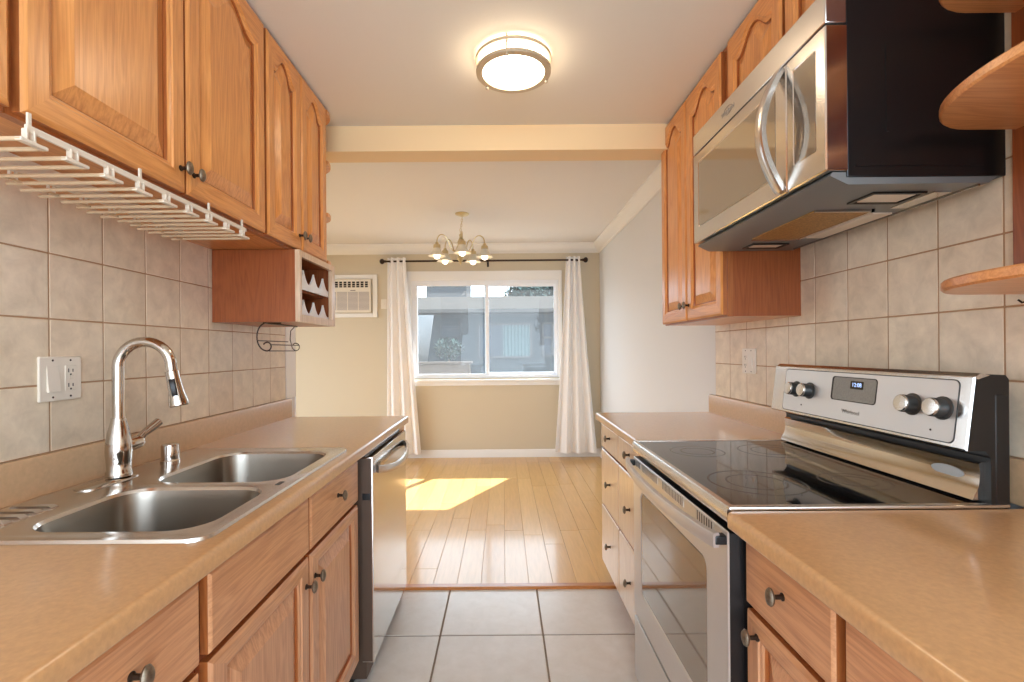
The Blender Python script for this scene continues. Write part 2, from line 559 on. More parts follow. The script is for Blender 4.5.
# crown moulding, baseboards, wall end casing
CR = [(0, 0), (0.012, 0), (0.018, 0.012), (0.03, 0.018), (0.062, 0.062), (0.066, 0.078), (0.078, 0.09), (0.078, 0.112), (0, 0.112)]
mb = MB(); mb.prism([(YB - a, 2.41 + h) for a, h in CR], 'x', -3.2, RW)
struct('trim_crown_back', mb, 'white_trim')
mb = MB(); mb.prism([(RW - a, 2.41 + h) for a, h in CR], 'y', 2.625, YB)
struct('trim_crown_right', mb, 'white_trim')
BBP = [(0, 0), (0.014, 0), (0.014, 0.07), (0.008, 0.088), (0, 0.092)]
mb = MB(); mb.prism([(YB - a, h) for a, h in BBP], 'x', -3.2, RW)
struct('baseboard_back', mb, 'white_trim')
mb = MB(); mb.prism([(RW - a, h) for a, h in BBP], 'y', 2.70, YB)
struct('baseboard_right', mb, 'white_trim')
mb = MB(); mb.box(LW - 0.001, LW + 0.006, 2.572, 2.686, 1.015, 2.29, b=0.002); mb.box(-1.312, LW + 0.006, 2.68, 2.687, 0, 2.29, b=0.002)
struct('trim_wall_end', mb, 'white_trim')


# tiled splash walls: each tile a raised, softly edged piece over the grout bed
def tiles(name, X, out, ys, zs):
    mb = MB()
    mb.box(X, X + out * 0.0058, ys[0], ys[-1], zs[0], zs[-1], m=1)
    g = 0.0017
    for a, b in zip(ys[:-1], ys[1:]):
        for c, d in zip(zs[:-1], zs[1:]):
            mb.box(X + out * 0.001, X + out * 0.007, a + g, b - g, c + g, d - g, b=0.0022, m=0)
    return struct(name, mb, ['tile', 'grout'])


ZR = [1.013, 1.184, 1.352, 1.519, 1.687, 1.854, 2.02, 2.187]
tiles('wall_left_tile', LW, 1, [1.227 + 0.1664 * k for k in range(-10, 9)], ZR[:6])
tiles('wall_right_tile', RW, -1, [1.100 + 0.1664 * k for k in range(-9, 10)], ZR)

# dining window
win = bpy.data.objects.new('window_1', None)
COL.objects.link(win)
win['kind'] = 'structure'
BASE[win] = (0, 0, 0)
mb = MB()
f = 0.058
mb.box(-1.127, WX0 + 0.005, YB - 0.018, YB + 0.003, 0.90, 2.20, b=0.004); mb.box(WX1 - 0.005, 0.70, YB - 0.018, YB + 0.003, 0.90, 2.20, b=0.004)
mb.box(-1.127, 0.70, YB - 0.019, YB + 0.003, 2.095, 2.205, b=0.004)
mb.box(-1.127, 0.70, YB - 0.018, YB + 0.003, 0.85, 0.905, b=0.004)
struct('window_casing', mb, 'white_trim', parent=win)
mb = MB(); mb.box(-1.15, 0.72, YB - 0.05, YB + 0.06, 0.895, 0.925, b=0.006)
struct('window_sill', mb, 'white_trim', parent=win)
mb = MB()
mb.box(WX0, WX0 + 0.05, YB + 0.01, YB + 0.09, WZ0 - 0.02, WZ1); mb.box(WX1 - 0.03, WX1, YB + 0.01, YB + 0.09, WZ0 - 0.02, WZ1)
mb.box(WX0 + 0.05, WX1 - 0.03, YB + 0.01, YB + 0.09, WZ1 - 0.05, WZ1); mb.box(WX0 + 0.05, WX1 - 0.03, YB + 0.01, YB + 0.09, WZ0 - 0.02, WZ0 + 0.03)
struct('window_frame', mb, 'vinyl', parent=win)


def sash(x0, x1, y, z0, z1, w):
    mb = MB()
    mb.box(x0, x0 + w, y, y + 0.03, z0, z1, b=0.003); mb.box(x1 - w, x1, y, y + 0.03, z0, z1, b=0.003)
    mb.box(x0 + w, x1 - w, y, y + 0.03, z0, z0 + w, b=0.003); mb.box(x0 + w, x1 - w, y, y + 0.03, z1 - w, z1, b=0.003)
    o = struct('window_sash', mb, 'vinyl', parent=win)
    mb = MB(); mb.box(x0 + w - 0.004, x1 - w + 0.004, y + 0.012, y + 0.017, z0 + w - 0.004, z1 - w + 0.004)
    struct('window_pane', mb, 'glass', parent=o)


sash(WX0 + 0.03, -0.165, YB + 0.02, WZ0 + 0.012, WZ1 - 0.03, 0.036)
sash(-0.215, WX1 - 0.01, YB + 0.053, WZ0 + 0.018, WZ1 - 0.03, 0.044)

# ------------------------------------------------------------------ outdoors
mb = MB(); mb.box(-30, 30, 5.95, 40, -0.3, -0.12); mb.box(-30, -3.4, -20, 5.95, -0.3, -0.12)
struct('ground', mb, 'concrete')

t = thing('neighbour_house', 'low grey house seen through the dining window, with pale roof edge', 'house', (0, 12, -0.12))
mb = MB(); mb.box(-9, 9, 12, 16, -0.12, 2.30)
part('wall', mb, 'stucco', t)
mb = MB(); mb.prism([(11.3, 2.16), (11.3, 2.24), (13.2, 2.74), (16.4, 2.74), (16.4, 2.2)], 'x', -9.4, 9.4)
part('roof', mb, 'roofing', t)
for (x0, x1, z0, z1, kind) in ((-1.57, -1.04, 1.60, 1.95, 'a'), (-0.62, 0.72, 1.08, 1.93, 'b'), (0.97, 1.6, 1.1, 1.95, 'c')):
    mb = MB()
    w = 0.04
    mb.box(x0, x1, 11.93, 12.0, z0, z0 + w); mb.box(x0, x1, 11.93, 12.0, z1 - w, z1)
    mb.box(x0, x0 + w, 11.93, 12.0, z0, z1); mb.box(x1 - w, x1, 11.93, 12.0, z0, z1)
    if kind == 'a':
        for q in range(5):
            zz = z0 + 0.06 + q * 0.055
            mb.box(x0 + w, x1 - w, 11.95, 11.99, zz, zz + 0.03)
    if kind == 'c':
        mb.box(x0, x1, 11.93, 12.0, 1.55, 1.60); mb.box(1.2, 1.24, 11.93, 12.0, z0, z1)
    wf = part('window', mb, 'stucco' if kind == 'a' else 'far_stucco', t)
    mb = MB(); mb.box(x0 + w, x1 - w, 11.97, 11.985, z0 + w, z1 - w)
    part('pane', mb, 'far_glass', wf)
    if kind == 'b':
        mb = MB()
        pts = []
        for q in range(25):
            pts.append((0.0 + 0.67 * q / 24, 11.955 + 0.012 * sin(q * 2.1)))
        pts += [(a, b + 0.006) for a, b in pts[::-1]]
        mb.prism(pts, 'z', z0 + w, z1 - w)
        part('curtain', mb, 'far_curtain', wf)

mb = MB(); mb.box(-4.1, -1.95, 26, 30, -0.12, 8.0); mb.box(-4.2, -1.85, 25.9, 30.1, 8.0, 8.25)
lone('apartment_block', mb, 'far_stucco', 'pale tall block rising behind the roof in the left window pane', 'building', (-3, 26, -0.12))
mb = MB(); mb.box(-1.62, -0.62, 9.0, 9.2, -0.12, 1.02, b=0.01); mb.box(-1.66, -0.58, 8.97, 9.23, 1.02, 1.06, b=0.01)
lone('garden_wall', mb, 'planter_wall', 'low beige masonry wall outside the left window pane', 'wall', (-1.1, 9.1, -0.12))
mb = MB(); mb.loft([[(-2.0, 9.6, 1.0), (-1.52, 9.6, 1.0), (-1.52, 9.66, 1.0), (-2.0, 9.66, 1.0)],
                    [(-2.0, 9.6, 1.98), (-1.38, 9.6, 1.98), (-1.38, 9.66, 1.98), (-2.0, 9.66, 1.98)]])
mb.box(-1.98, -1.92, 9.6, 9.66, -0.12, 1.02)
lone('canvas_screen', mb, 'awning', 'slanted white canvas screen outside at the left edge of the window', 'screen', (-1.8, 9.63, -0.12))


def tree(label, cx, cy, h, r, n, seed, trunk=True, name='garden_tree', cat='tree'):
    rnd = random.Random(seed)
    t = thing(name, label, cat, (cx, cy, -0.12))
    mb = MB()
    mb.tube([(cx, cy, -0.12), (cx + 0.03 * r, cy, h * 0.5), (cx, cy, h - r * 0.6)], [0.12 * r, 0.09 * r, 0.04 * r], seg=8)
    part('trunk', mb, 'bark', t)
    mb = MB()
    for _ in range(n):
        while True:
            p = Vector((rnd.uniform(-1, 1), rnd.uniform(-1, 1), rnd.uniform(-1, 1)))
            if p.length < 1:
                break
        c = Vector((cx, cy, h - r * 0.7)) + Vector((p.x * r, p.y * r, p.z * r * 0.75))
        d = Vector((rnd.uniform(-1, 1), rnd.uniform(-1, 1), rnd.uniform(-0.6, 0.6))).normalized()
        s = d.cross(Vector((0, 0, 1))).normalized()
        L_, w = r * 0.2, r * 0.06
        vs = [mb.bm.verts.new(v) for v in (c - d * L_, c + s * w - Vector((0, 0, w * 0.3)), c + d * L_ - Vector((0, 0, w)), c - s * w - Vector((0, 0, w * 0.3)))]
        mb.bm.faces.new(vs)
    part('crown', mb, 'leaf', t, smooth=False)


tree('rounded tree behind the roof in the middle of the right window pane', 0.95, 21, 4.2, 0.95, 1500, 3)
tree('taller tree behind the roof at the right edge of the window', 2.55, 23, 4.7, 1.1, 1500, 5)
tree('leafy shrub below the small louvred window across the yard', -1.28, 11.4, 1.58, 0.36, 500, 9, name='garden_shrub', cat='shrub')


# ------------------------------------------------------------------ cabinet makers
KNOB_MESH = {}


def knob(parent, x, y, z, out):
    """oval pewter knob standing out of a door or drawer face at (x,y,z)"""
    if 'k' not in KNOB_MESH:
        mb = MB()
        mb.lathe([(0.0075, -0.002), (0.0075, 0.0015), (0.0045, 0.004), (0.0042, 0.017), (0.006, 0.019)], axis=(1, 0, 0), seg=14, m=1)
        q = Matrix.Rotation(pi / 2, 4, 'Y')
        prof = [(0.0005, 0.0165), (0.008, 0.0175), (0.0125, 0.0205), (0.0135, 0.0235), (0.011, 0.0275), (0.006, 0.0298), (0.0005, 0.0305)]
        rings = [[Vector((h, r * 0.9 * cos(2 * pi * i / 20), r * 1.3 * sin(2 * pi * i / 20))) for i in range(20)] for r, h in prof]
        mb.loft(rings, m=0)
        KNOB_MESH['k'] = mb.mesh('knob', ['knob', 'knob_stem'])
    o = bpy.data.objects.new('knob', KNOB_MESH['k'])
    COL.objects.link(o)
    o.parent = parent
    o.location = Vector((x, y, z)) - Vector(BASE[parent])
    o.rotation_euler = (0, 0, 0 if out > 0 else pi)
    BASE[o] = BASE[parent]
    return o


def ring2d(u0, u1, v0, v1, n, drop=0.0, peak=0.0):
    """loop of 4n points; the top edge follows a cathedral arch that falls by drop at the shoulders"""
    P = []
    for i in range(n):
        P.append((u0 + (u1 - u0) * i / n, v0))
    uc, hw = (u0 + u1) / 2, (u1 - u0) / 2

    def top(u):
        if drop == 0:
            return v1
        tt = min(abs(u - uc) / hw / 0.86, 1.0)
        s = 0.5 + 0.5 * cos(pi * tt ** 1.15)
        return v1 - drop + drop * s
    for i in range(n):
        P.append((u1, v0 + (top(u1) - v0) * i / n))
    for i in range(n):
        u = u1 + (u0 - u1) * i / n
        P.append((u, top(u)))
    for i in range(n):
        P.append((u0, top(u0) + (v0 - top(u0)) * i / n))
    return P


def panel_door(name, parent, X, out, y0, y1, z0, z1, arch, mats, t=0.0212, stile=0.058, label=None):
    n = 14
    drop = arch

    def R(inset, w, inner, bev=0.0):
        if inner:
            s = stile + inset
            P = ring2d(y0 + s, y1 - s, z0 + s, z1 - stile * 0.72 - inset, n, drop)
        else:
            P = ring2d(y0 + inset, y1 - inset, z0 + inset, z1 - inset, n)
        return [Vector((X + out * (w - t), u, v)) for u, v in P]
    rings = [R(0, 0, False), R(0, t - 0.006, False), R(0.0025, t - 0.0035, False), R(0.009, t, False),
             R(-0.010, t, True), R(-0.007, t - 0.0035, True), R(-0.001, t - 0.0045, True), R(0.003, t - 0.0075, True), R(0.004, t - 0.0145, True), R(0.008, t - 0.0145, True),
             R(0.011, t - 0.0125, True), R(0.042, t - 0.0025, True), R(0.044, t - 0.001, True)]
    mb = MB()

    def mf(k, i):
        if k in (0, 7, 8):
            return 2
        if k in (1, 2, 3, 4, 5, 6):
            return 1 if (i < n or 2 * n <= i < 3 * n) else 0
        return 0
    mb.loft(rings, cap0=True, cap1=True, mfun=mf)
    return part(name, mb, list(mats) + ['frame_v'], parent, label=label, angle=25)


def slab(name, parent, X, out, y0, y1, z0, z1, mats, t=0.02, label=None):
    mb = MB()
    n = 4

    def R(i, w):
        return [Vector((X + out * (w - t), u, v)) for u, v in ring2d(y0 + i, y1 - i, z0 + i, z1 - i, n)]
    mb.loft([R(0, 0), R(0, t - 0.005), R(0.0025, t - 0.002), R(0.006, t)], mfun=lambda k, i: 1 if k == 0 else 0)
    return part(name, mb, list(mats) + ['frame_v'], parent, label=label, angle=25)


def wall_cabinet(label, X, out, y0, y1, z0, z1, doors, knob_z, arch=0.065, face_gap=0.0):
    """X: door face; doors: list of (y0, y1, side of its knob)"""
    wall = LW if out > 0 else RW
    t = thing('wall_cabinet', label, 'cabinet', ((X + wall) / 2, (y0 + y1) / 2, z0), 'oak wall cabinets with arched doors')
    xf = X - out * 0.0215
    a, b = sorted((wall + out * 0.001, xf))
    mb = MB(); mb.box(a, b, y0, y1, z0, z1, b=0.0015)
    mb.bm.normal_update()
    for f in mb.bm.faces:
        if f.normal.z < -0.9:
            f.material_index = 1
    part('case', mb, ['oak_case', 'oak_h'], t)
    mb = MB()
    a, b = sorted((xf - out * 0.019, xf + out * 0.0008))
    w = 0.03
    mb.box(a, b, y0 - 0.0008, y0 + w, z0 - 0.0008, z1, m=0); mb.box(a, b, y1 - w, y1 + 0.0008, z0 - 0.0008, z1, m=0)
    mb.box(a, b, y0 + w, y1 - w, z0 - 0.0008, z0 + w, m=1); mb.box(a, b, y0 + w, y1 - w, z1 - w, z1, m=1)
    part('face_frame', mb, ['frame_v', 'frame_h'], t)
    for d0, d1, ks in doors:
        d = panel_door('door', t, X, out, d0, d1, z0 + 0.006, z1 - 0.012, arch, ['oak_v', 'oak_h'])
        ky = d0 + 0.022 if ks < 0 else d1 - 0.022
        if ks:
            knob(d, X, ky, knob_z, out)
    return t


# ------------------------------------------------------------------ wall cabinets
XL, XR = -0.82, 0.842
ZL = 1.672
wall_cabinet('oak wall cabinet at the near left edge, cut off by the picture', XL, 1, 0.0, 0.815, ZL, ZC - 0.004,
             [(0.004, 0.40, 1), (0.408, 0.811, -1)], 1.745)
wall_cabinet('wide oak wall cabinet with two arched doors above the sink', XL, 1, 0.819, 1.688, ZL, ZC - 0.004,
             [(0.829, 1.257, 1), (1.265, 1.681, -1)], 1.735)
wall_cabinet('narrow oak wall cabinet above the wine rack', XL, 1, 1.691, 2.272, ZL, ZC - 0.004,
             [(1.699, 1.980, 1), (1.988, 2.266, -1)], 1.735)
wall_cabinet('tall oak wall cabinet at the far right beside the microwave', XR, -1, 1.849, 2.56, 1.386, ZC - 0.004,
             [(1.857, 2.208, 1), (2.216, 2.553, -1)], 1.46)
wall_cabinet('short oak wall cabinet above the microwave', XR, -1, 1.089, 1.845, 2.074, ZC - 0.004,
             [(1.096, 1.437, 1), (1.452, 1.80, -1)], 2.11, arch=0.06)

# open end shelves past the left cabinets
t = thing('end_shelf', 'small rounded open shelves on the far end of the left wall cabinets', 'shelf', (-1.0, 2.39, 1.7))
for z in (1.675, 1.90, 2.145, 2.385):
    mb = MB()
    pts = [(LW + 0.002, 2.275), (XL - 0.0, 2.275)] + [(XL - 0.31 + 0.31 * cos(a * pi / 2 / 8), 2.30 + 0.18 * sin(a * pi / 2 / 8)) for a in range(9)] + [(LW + 0.002, 2.48)]
    mb.prism(pts, 'z', z, z + 0.018)
    part('shelf', mb, 'oak_x', t)
mb = MB(); mb.box(LW + 0.001, LW + 0.012, 2.275, 2.478, 1.674, ZC - 0.004)
part('back_panel', mb, 'oak_v', t)

# rounded shelves near right edge
t = thing('corner_shelf', 'rounded oak open shelves on the wall at the right edge of the picture', 'shelf', (1.0, 0.8, 1.37))
for z in (1.375, 1.734, 1.988, 2.38):
    prof = [(0.0, 0.0), (0.002, 0.004), (0.002, 0.017), (0.0, 0.021)]
    rings = []
    for ins, h in ((0.004, 0.0), (0.0, 0.004), (0.0, 0.018), (0.004, 0.022)):
        pts = [(RW - 0.008, 0.45), (XR + ins, 0.45), (XR + ins, 0.80)]
        rx, ry = 0.17 - ins, 0.255 - ins
        for a in range(1, 13):
            th = a * pi / 2 / 12
            pts.append((XR + 0.17 - rx * cos(th), 0.80 + ry * sin(th)))
        pts += [(RW - 0.008, 1.055 - ins)]
        rings.append([(px_, py_, z + h) for px_, py_ in pts])
    mb = MB(); mb.loft(rings)
    part('shelf', mb, 'oak_x', t)
mb = MB(); mb.box(1.120, RW - 0.0075, 0.45, 1.060, 1.397, ZC - 0.004, b=0.002)
part('back_panel', mb, 'oak_case', t)
mb = MB(); mb.box(XR, RW - 0.0075, 0.43, 0.449, 1.375, ZC - 0.004, b=0.002)
part('side_panel', mb, 'oak_case', t)
mb = MB(); mb.tube([(1.07, 0.98, 1.376), (1.07, 0.98, 1.362), (1.07, 0.985, 1.354), (1.07, 0.995, 1.352), (1.07, 1.002, 1.358)], 0.002, seg=8)
part('cup_hook', mb, 'bronze', t)

# ------------------------------------------------------------------ wine rack under the left cabinets
t = thing('wine_rack', 'oak wine rack with two scalloped rails under the left wall cabinet', 'wine rack', (-0.98, 2.11, 1.383))
y0, y1, z0, z1 = 1.912, 2.315, 1.383, 1.670
mb = MB()
mb.box(LW + 0.009, XL - 0.001, y0, y0 + 0.016, z0, z1); mb.box(LW + 0.009, XL - 0.001, y1 - 0.016, y1, z0, z1)
mb.box(LW + 0.009, XL - 0.001, y0 + 0.016, y1 - 0.016, z0, z0 + 0.016); mb.box(LW + 0.009, XL - 0.001, y0 + 0.016, y1 - 0.016, z1 - 0.016, z1)
mb.box(LW + 0.009, LW + 0.02, y0 + 0.016, y1 - 0.016, z0 + 0.016, z1 - 0.016)
mb.box(LW + 0.02, XL - 0.03, y0 + 0.016, y1 - 0.016, 1.515, 1.525)
part('case', mb, 'oak_case', t)
mb = MB()
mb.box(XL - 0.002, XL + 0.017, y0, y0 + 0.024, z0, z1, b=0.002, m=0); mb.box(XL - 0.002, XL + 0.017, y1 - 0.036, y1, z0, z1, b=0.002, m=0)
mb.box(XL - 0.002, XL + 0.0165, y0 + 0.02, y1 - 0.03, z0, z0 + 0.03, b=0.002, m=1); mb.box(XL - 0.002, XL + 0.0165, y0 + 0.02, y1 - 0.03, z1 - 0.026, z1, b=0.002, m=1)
part('front_frame', mb, ['overlit_v', 'overlit_v'], t)
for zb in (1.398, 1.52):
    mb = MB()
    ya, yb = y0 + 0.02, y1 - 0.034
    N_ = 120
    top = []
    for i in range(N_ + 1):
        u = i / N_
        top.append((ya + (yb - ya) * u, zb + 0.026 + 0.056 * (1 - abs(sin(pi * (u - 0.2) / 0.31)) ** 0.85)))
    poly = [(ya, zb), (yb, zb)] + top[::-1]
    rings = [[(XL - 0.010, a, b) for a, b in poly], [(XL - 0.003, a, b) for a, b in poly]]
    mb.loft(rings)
    part('scalloped_rail', mb, 'scallop', t, label='scalloped bottle rail with window glare painted white')

# wire scroll holder under the wine rack
mb = MB()
W_ = 0.0028
zt = 1.381
mb.tube([(-0.955, 1.93, zt), (-0.955, 2.24, zt)], W_ * 1.4, seg=8)
mb.tube([(-0.90, 1.96, zt), (-0.955, 1.96, zt)], W_ * 1.2, seg=8)


def curl(yy, n0):
    return [(-0.953 + (0.019 - 0.004 * k / 21) * cos(-pi * 0.6 + k / 21 * pi * 1.45), yy, 1.287 + (0.019 - 0.004 * k / 21) * sin(-pi * 0.6 + k / 21 * pi * 1.45)) for k in range(n0, 22)]


pts = []
for k in range(26):
    th = pi * 0.5 + k / 25 * pi * 0.93
    pts.append((-0.955 + 0.038 * cos(th), 1.95, 1.325 + 0.056 * sin(th)))
mb.tube(pts + curl(1.95, 1), W_, seg=8)
mb.tube([(-0.955, 2.22, zt), (-0.975, 2.22, 1.36), (-0.978, 2.22, 1.32), (-0.968, 2.22, 1.28)] + curl(2.22, 1), W_ * 0.8, seg=8)
for dx, dz in ((-0.960, 1.268), (-0.936, 1.293), (-0.9885, 1.31)):
    mb.tube([(dx, 1.95, dz), (dx, 2.22, dz)], W_ * 0.75, seg=8)
lone('wire_holder', mb, 'bronze', 'dark wire scroll holder hanging under the wine rack', 'holder', (-0.9, 2.08, 1.38))

# ------------------------------------------------------------------ stemware rack under the sink cabinet
t = thing('stemware_rack', 'white slotted stemware rack under the cabinet above the sink', 'rack', (-0.9, 1.15, ZL))
RX = -0.797
mb = MB()
mb.box(RX - 0.006, RX, 0.812, 1.508, 1.638, 1.650, b=0.0015)
for k in (0, 3, 6, 8):
    yy = 0.818 + 0.0835 * k
    mb.box(RX - 0.005, RX - 0.001, yy - 0.003, yy + 0.003, 1.642, ZL - 0.0012)
part('front_bar', mb, 'rack_plastic', t)
for k in range(9):
    yy = 0.818 + 0.0835 * k
    mb = MB()
    for xa, xb in ((RX - 0.008, RX + 0.002), (-1.0, -0.994)):
        mb.box(xa, xb, yy - 0.0085, yy - 0.005, 1.620, 1.642, b=0.0006); mb.box(xa, xb, yy + 0.005, yy + 0.0085, 1.620, 1.642, b=0.0006)
    for q in (-0.021, 0.021):
        mb.tube([(-1.03 - 0.012 * (k % 2), yy + q, 1.6185), (RX + 0.006, yy + q, 1.6185)], 0.0040, seg=8, m=1)
    mb.box(RX - 0.004, RX + 0.008, yy - 0.0245, yy + 0.0245, 1.615, 1.6215, b=0.0015)
    mb.box(-1.0, -0.994, yy - 0.021, yy + 0.021, 1.616, 1.621, m=1)
    part('rail', mb, ['rack_plastic', 'rack_rod'], t)
mb = MB(); mb.box(-1.001, -0.993, 0.812, 1.508, 1.636, ZL - 0.0012, b=0.0015)
part('rear_bar', mb, 'rack_plastic', t)

# ------------------------------------------------------------------ worktops
ZT, TH = 0.914, 0.037


def top_profile(x_front, x_back, out):
    """rounded front nose, looking along y; out: direction the nose points"""
    r = TH / 2
    P = [(x_back, ZT - TH), (x_back, ZT)]
    nose = []
    for rr, zc, a0 in ((0.011, ZT - 0.011, pi / 2), (0.005, ZT - TH + 0.005, 0.0)):
        for k in range(6):
            a = a0 - pi / 2 * k / 5
            nose.append((x_front - out * rr + out * rr * cos(a), zc + rr * sin(a)))
    return P + nose


CL, CR_, CFR = -0.513, 0.477, 0.509
SX0, SX1, SY0, SY1 = -1.09, -0.57, 0.905, 1.702      # cut-out for the sink
t = thing('countertop', 'tan laminate countertop on the left, holding the sink', 'countertop', (-0.8, 1.1, ZT - TH))
mb = MB()
for a, b in ((-0.9, SY0), (SY1, 2.60)):
    mb.prism(top_profile(CL, LW + 0.002, 1), 'y', a, b)
mb.prism(top_profile(CL, SX1, 1), 'y', SY0, SY1)
mb.box(LW + 0.002, SX0, SY0, SY1, ZT - TH, ZT)
part('worktop', mb, 'laminate', t)
mb = MB()
mb.prism([(LW + 0.002, ZT - 0.001), (LW + 0.02, ZT - 0.001), (LW + 0.021, 1.004), (LW + 0.016, 1.012), (LW + 0.002, 1.012)], 'y', -0.9, 2.60)
part('backsplash_lip', mb, 'splash', t)

t = thing('countertop', 'tan laminate countertop on the near right, this side of the stove', 'countertop', (0.8, 0.2, ZT - TH))
mb = MB(); mb.prism(top_profile(CR_, RW - 0.002, -1), 'y', -0.9, 1.033)
part('worktop', mb, 'laminate', t)
LIPR = [(RW - 0.002, ZT - 0.001), (RW - 0.02, ZT - 0.001), (RW - 0.021, 1.004), (RW - 0.016, 1.012), (RW - 0.002, 1.012)]
mb = MB(); mb.prism(LIPR, 'y', -0.9, 1.12)
part('backsplash_lip', mb, 'splash', t)
t = thing('countertop', 'tan laminate countertop at the far right, beyond the stove', 'countertop', (0.83, 2.24, ZT - TH))
mb = MB(); mb.prism(top_profile(CFR, RW - 0.002, -1), 'y', 1.808, 2.672)
part('worktop', mb, 'laminate', t)
mb = MB(); mb.prism(LIPR, 'y', 1.808, 2.655)
part('backsplash_lip', mb, 'splash', t)


# ------------------------------------------------------------------ base cabinets
def base_cabinet(label, X, out, y0, y1, fronts, pale=False, group='oak base cabinets'):  # pale: oak fronts with overexposed brightness in their colour
    """X: front face of the doors; fronts: (kind, y0, y1, z0, z1, knob y or None, knob z)"""
    wall = LW if out > 0 else RW
    t = thing('base_cabinet', label, 'cabinet', ((X + wall) / 2, (y0 + y1) / 2, 0), group)
    xf = X - out * 0.021
    ztop = ZT - TH - 0.001
    mb = MB()
    a, b = sorted((wall + out * 0.004, xf))
    mats = ['overlit_v'] if pale else ['base_case']
    # open carcass of panels, so that basins can hang inside
    mb.box(a, b, y0, y0 + 0.016, 0.1, ztop); mb.box(a, b, y1 - 0.016, y1, 0.1, ztop)
    mb.box(a, b, y0 + 0.016, y1 - 0.016, 0.1, 0.118)
    w0, w1 = sorted((wall + out * 0.004, wall + out * 0.012))
    mb.box(w0, w1, y0 + 0.016, y1 - 0.016, 0.118, ztop)
    c0, c1 = sorted((xf, xf - out * 0.018))
    mb.box(c0, c1, y0 + 0.016, y1 - 0.016, 0.118, ztop)
    part('case', mb, mats, t)
    mb = MB()
    c0, c1 = sorted((wall + out * 0.03, xf - out * 0.06))
    mb.box(c0, c1, y0, y1, 0.0, 0.0998)
    part('toe_kick', mb, 'base_case', t)
    mv, mh = ('overlit_v', 'overlit_v') if pale else ('base_v', 'base_h')
    for kind, d0, d1, c, d, ky, kz in fronts:
        if kind == 'door':
            o = panel_door('door', t, X, out, d0, d1, c, d, 0.0, [mv, mh], stile=0.06)
        else:
            o = slab(kind, t, X, out, d0, d1, c, d, [mh])
        if ky is not None:
            knob(o, X, ky, kz, out)
    return t


XB = -0.535
base_cabinet('oak base cabinet under the near left end of the countertop', XB, 1, -0.1, 0.862,
             [('drawer', 0.36, 0.849, 0.714, 0.862, 0.69, 0.80), ('door', 0.36, 0.849, 0.126, 0.70, 0.40, 0.63),
              ('drawer', -0.09, 0.345, 0.714, 0.862, 0.13, 0.80), ('door', -0.09, 0.345, 0.126, 0.70, 0.30, 0.63)])
base_cabinet('oak base cabinet with two doors under the sink', XB, 1, 0.864, 1.79,
             [('false_front', 0.877, 1.325, 0.714, 0.862, None, 0), ('drawer', 1.337, 1.772, 0.714, 0.862, 1.555, 0.80),
              ('door', 0.877, 1.325, 0.126, 0.70, 1.30, 0.63), ('door', 1.337, 1.772, 0.126, 0.70, 1.362, 0.632)])
mb = MB(); mb.box(LW + 0.004, -0.53, 2.455, 2.575, 0.0, ZT - TH - 0.001, b=0.002)
lone('counter_end_board', mb, 'base_v', 'oak end panel closing the left counter beyond the dishwasher', 'panel', (-0.8, 2.51, 0))
XBR = 0.513
base_cabinet('oak base cabinet with drawer and door right beside the stove', XBR, -1, 0.738, 1.035,
             [('drawer', 0.756, 1.032, 0.722, 0.862, 0.893, 0.802), ('door', 0.756, 1.032, 0.126, 0.708, 0.985, 0.672)])
base_cabinet('oak base cabinet at the near right bottom corner of the picture', XBR, -1, -0.1, 0.736,
             [('drawer', 0.33, 0.733, 0.722, 0.862, 0.5, 0.802), ('door', 0.33, 0.733, 0.126, 0.708, 0.39, 0.672),
              ('drawer', -0.09, 0.318, 0.722, 0.862, 0.1, 0.802), ('door', -0.09, 0.318, 0.126, 0.708, 0.25, 0.672)])
XFR = 0.535
DR = [(0.735, 0.862, 0.812), (0.428, 0.725, 0.578), (0.112, 0.418, 0.265)]
base_cabinet('overexposed-toned three-drawer base cabinet right behind the stove', XFR, -1, 1.808, 2.262,
             [('drawer', 1.815, 2.258, c, d, 2.06, kz) for c, d, kz in DR], pale=True, group='pale drawer cabinets beyond the stove')
base_cabinet('overexposed-toned three-drawer base cabinet at the far end of the right counter', XFR, -1, 2.264, 2.655,
             [('drawer', 2.268, 2.650, c, d, 2.44, kz) for c, d, kz in DR], pale=True, group='pale drawer cabinets beyond the stove')

# ------------------------------------------------------------------ dishwasher
DX = -0.497
t = thing('dishwasher', 'stainless steel dishwasher at the end of the left counter', 'dishwasher', (-0.8, 2.13, 0))
mb = MB(); mb.box(-1.12, DX - 0.03, 1.832, 2.442, 0.02, 0.868)
part('tub', mb, 'dw_side', t)
mb = MB(); mb.box(-1.1, -0.58, 1.84, 2.44, 0.0, 0.0195)
part('foot_plate', mb, 'black', t)
mb = MB()
mb.box(DX - 0.045, DX, 1.828, 2.446, 0.085, 0.862, b=0.003, m=0)
mb.box(DX - 0.044, DX - 0.006, 1.8272, 1.8285, 0.09, 0.857, m=1)
d = part('door', mb, ['dw_steel', 'dw_side'], t)
mb = MB()
pts = []
for k in range(15):
    u = k / 14
    pts.append((DX + 0.006 + 0.042 * sin(pi * u) ** 0.55, 1.875 + 0.53 * u, 0.806 - 0.028 * sin(pi * u) ** 0.8))
mb.bar(pts, (0, 0, 1), 0.03, 0.013)
part('handle', mb, 'steel_h', d)
mb = MB(); mb.box(DX - 0.001, DX + 0.0015, 1.86, 1.93, 0.80, 0.826, b=0.0008)
part('badge', mb, 'ink', d)
mb = MB(); mb.box(DX - 0.04, DX - 0.01, 1.8255, 1.829, 0.70, 0.725, b=0.001)
part('latch_clip', mb, 'black', d)

# ------------------------------------------------------------------ sink
t = thing('sink', 'double bowl stainless steel sink set in the left countertop', 'sink', (-0.83, 1.30, ZT))


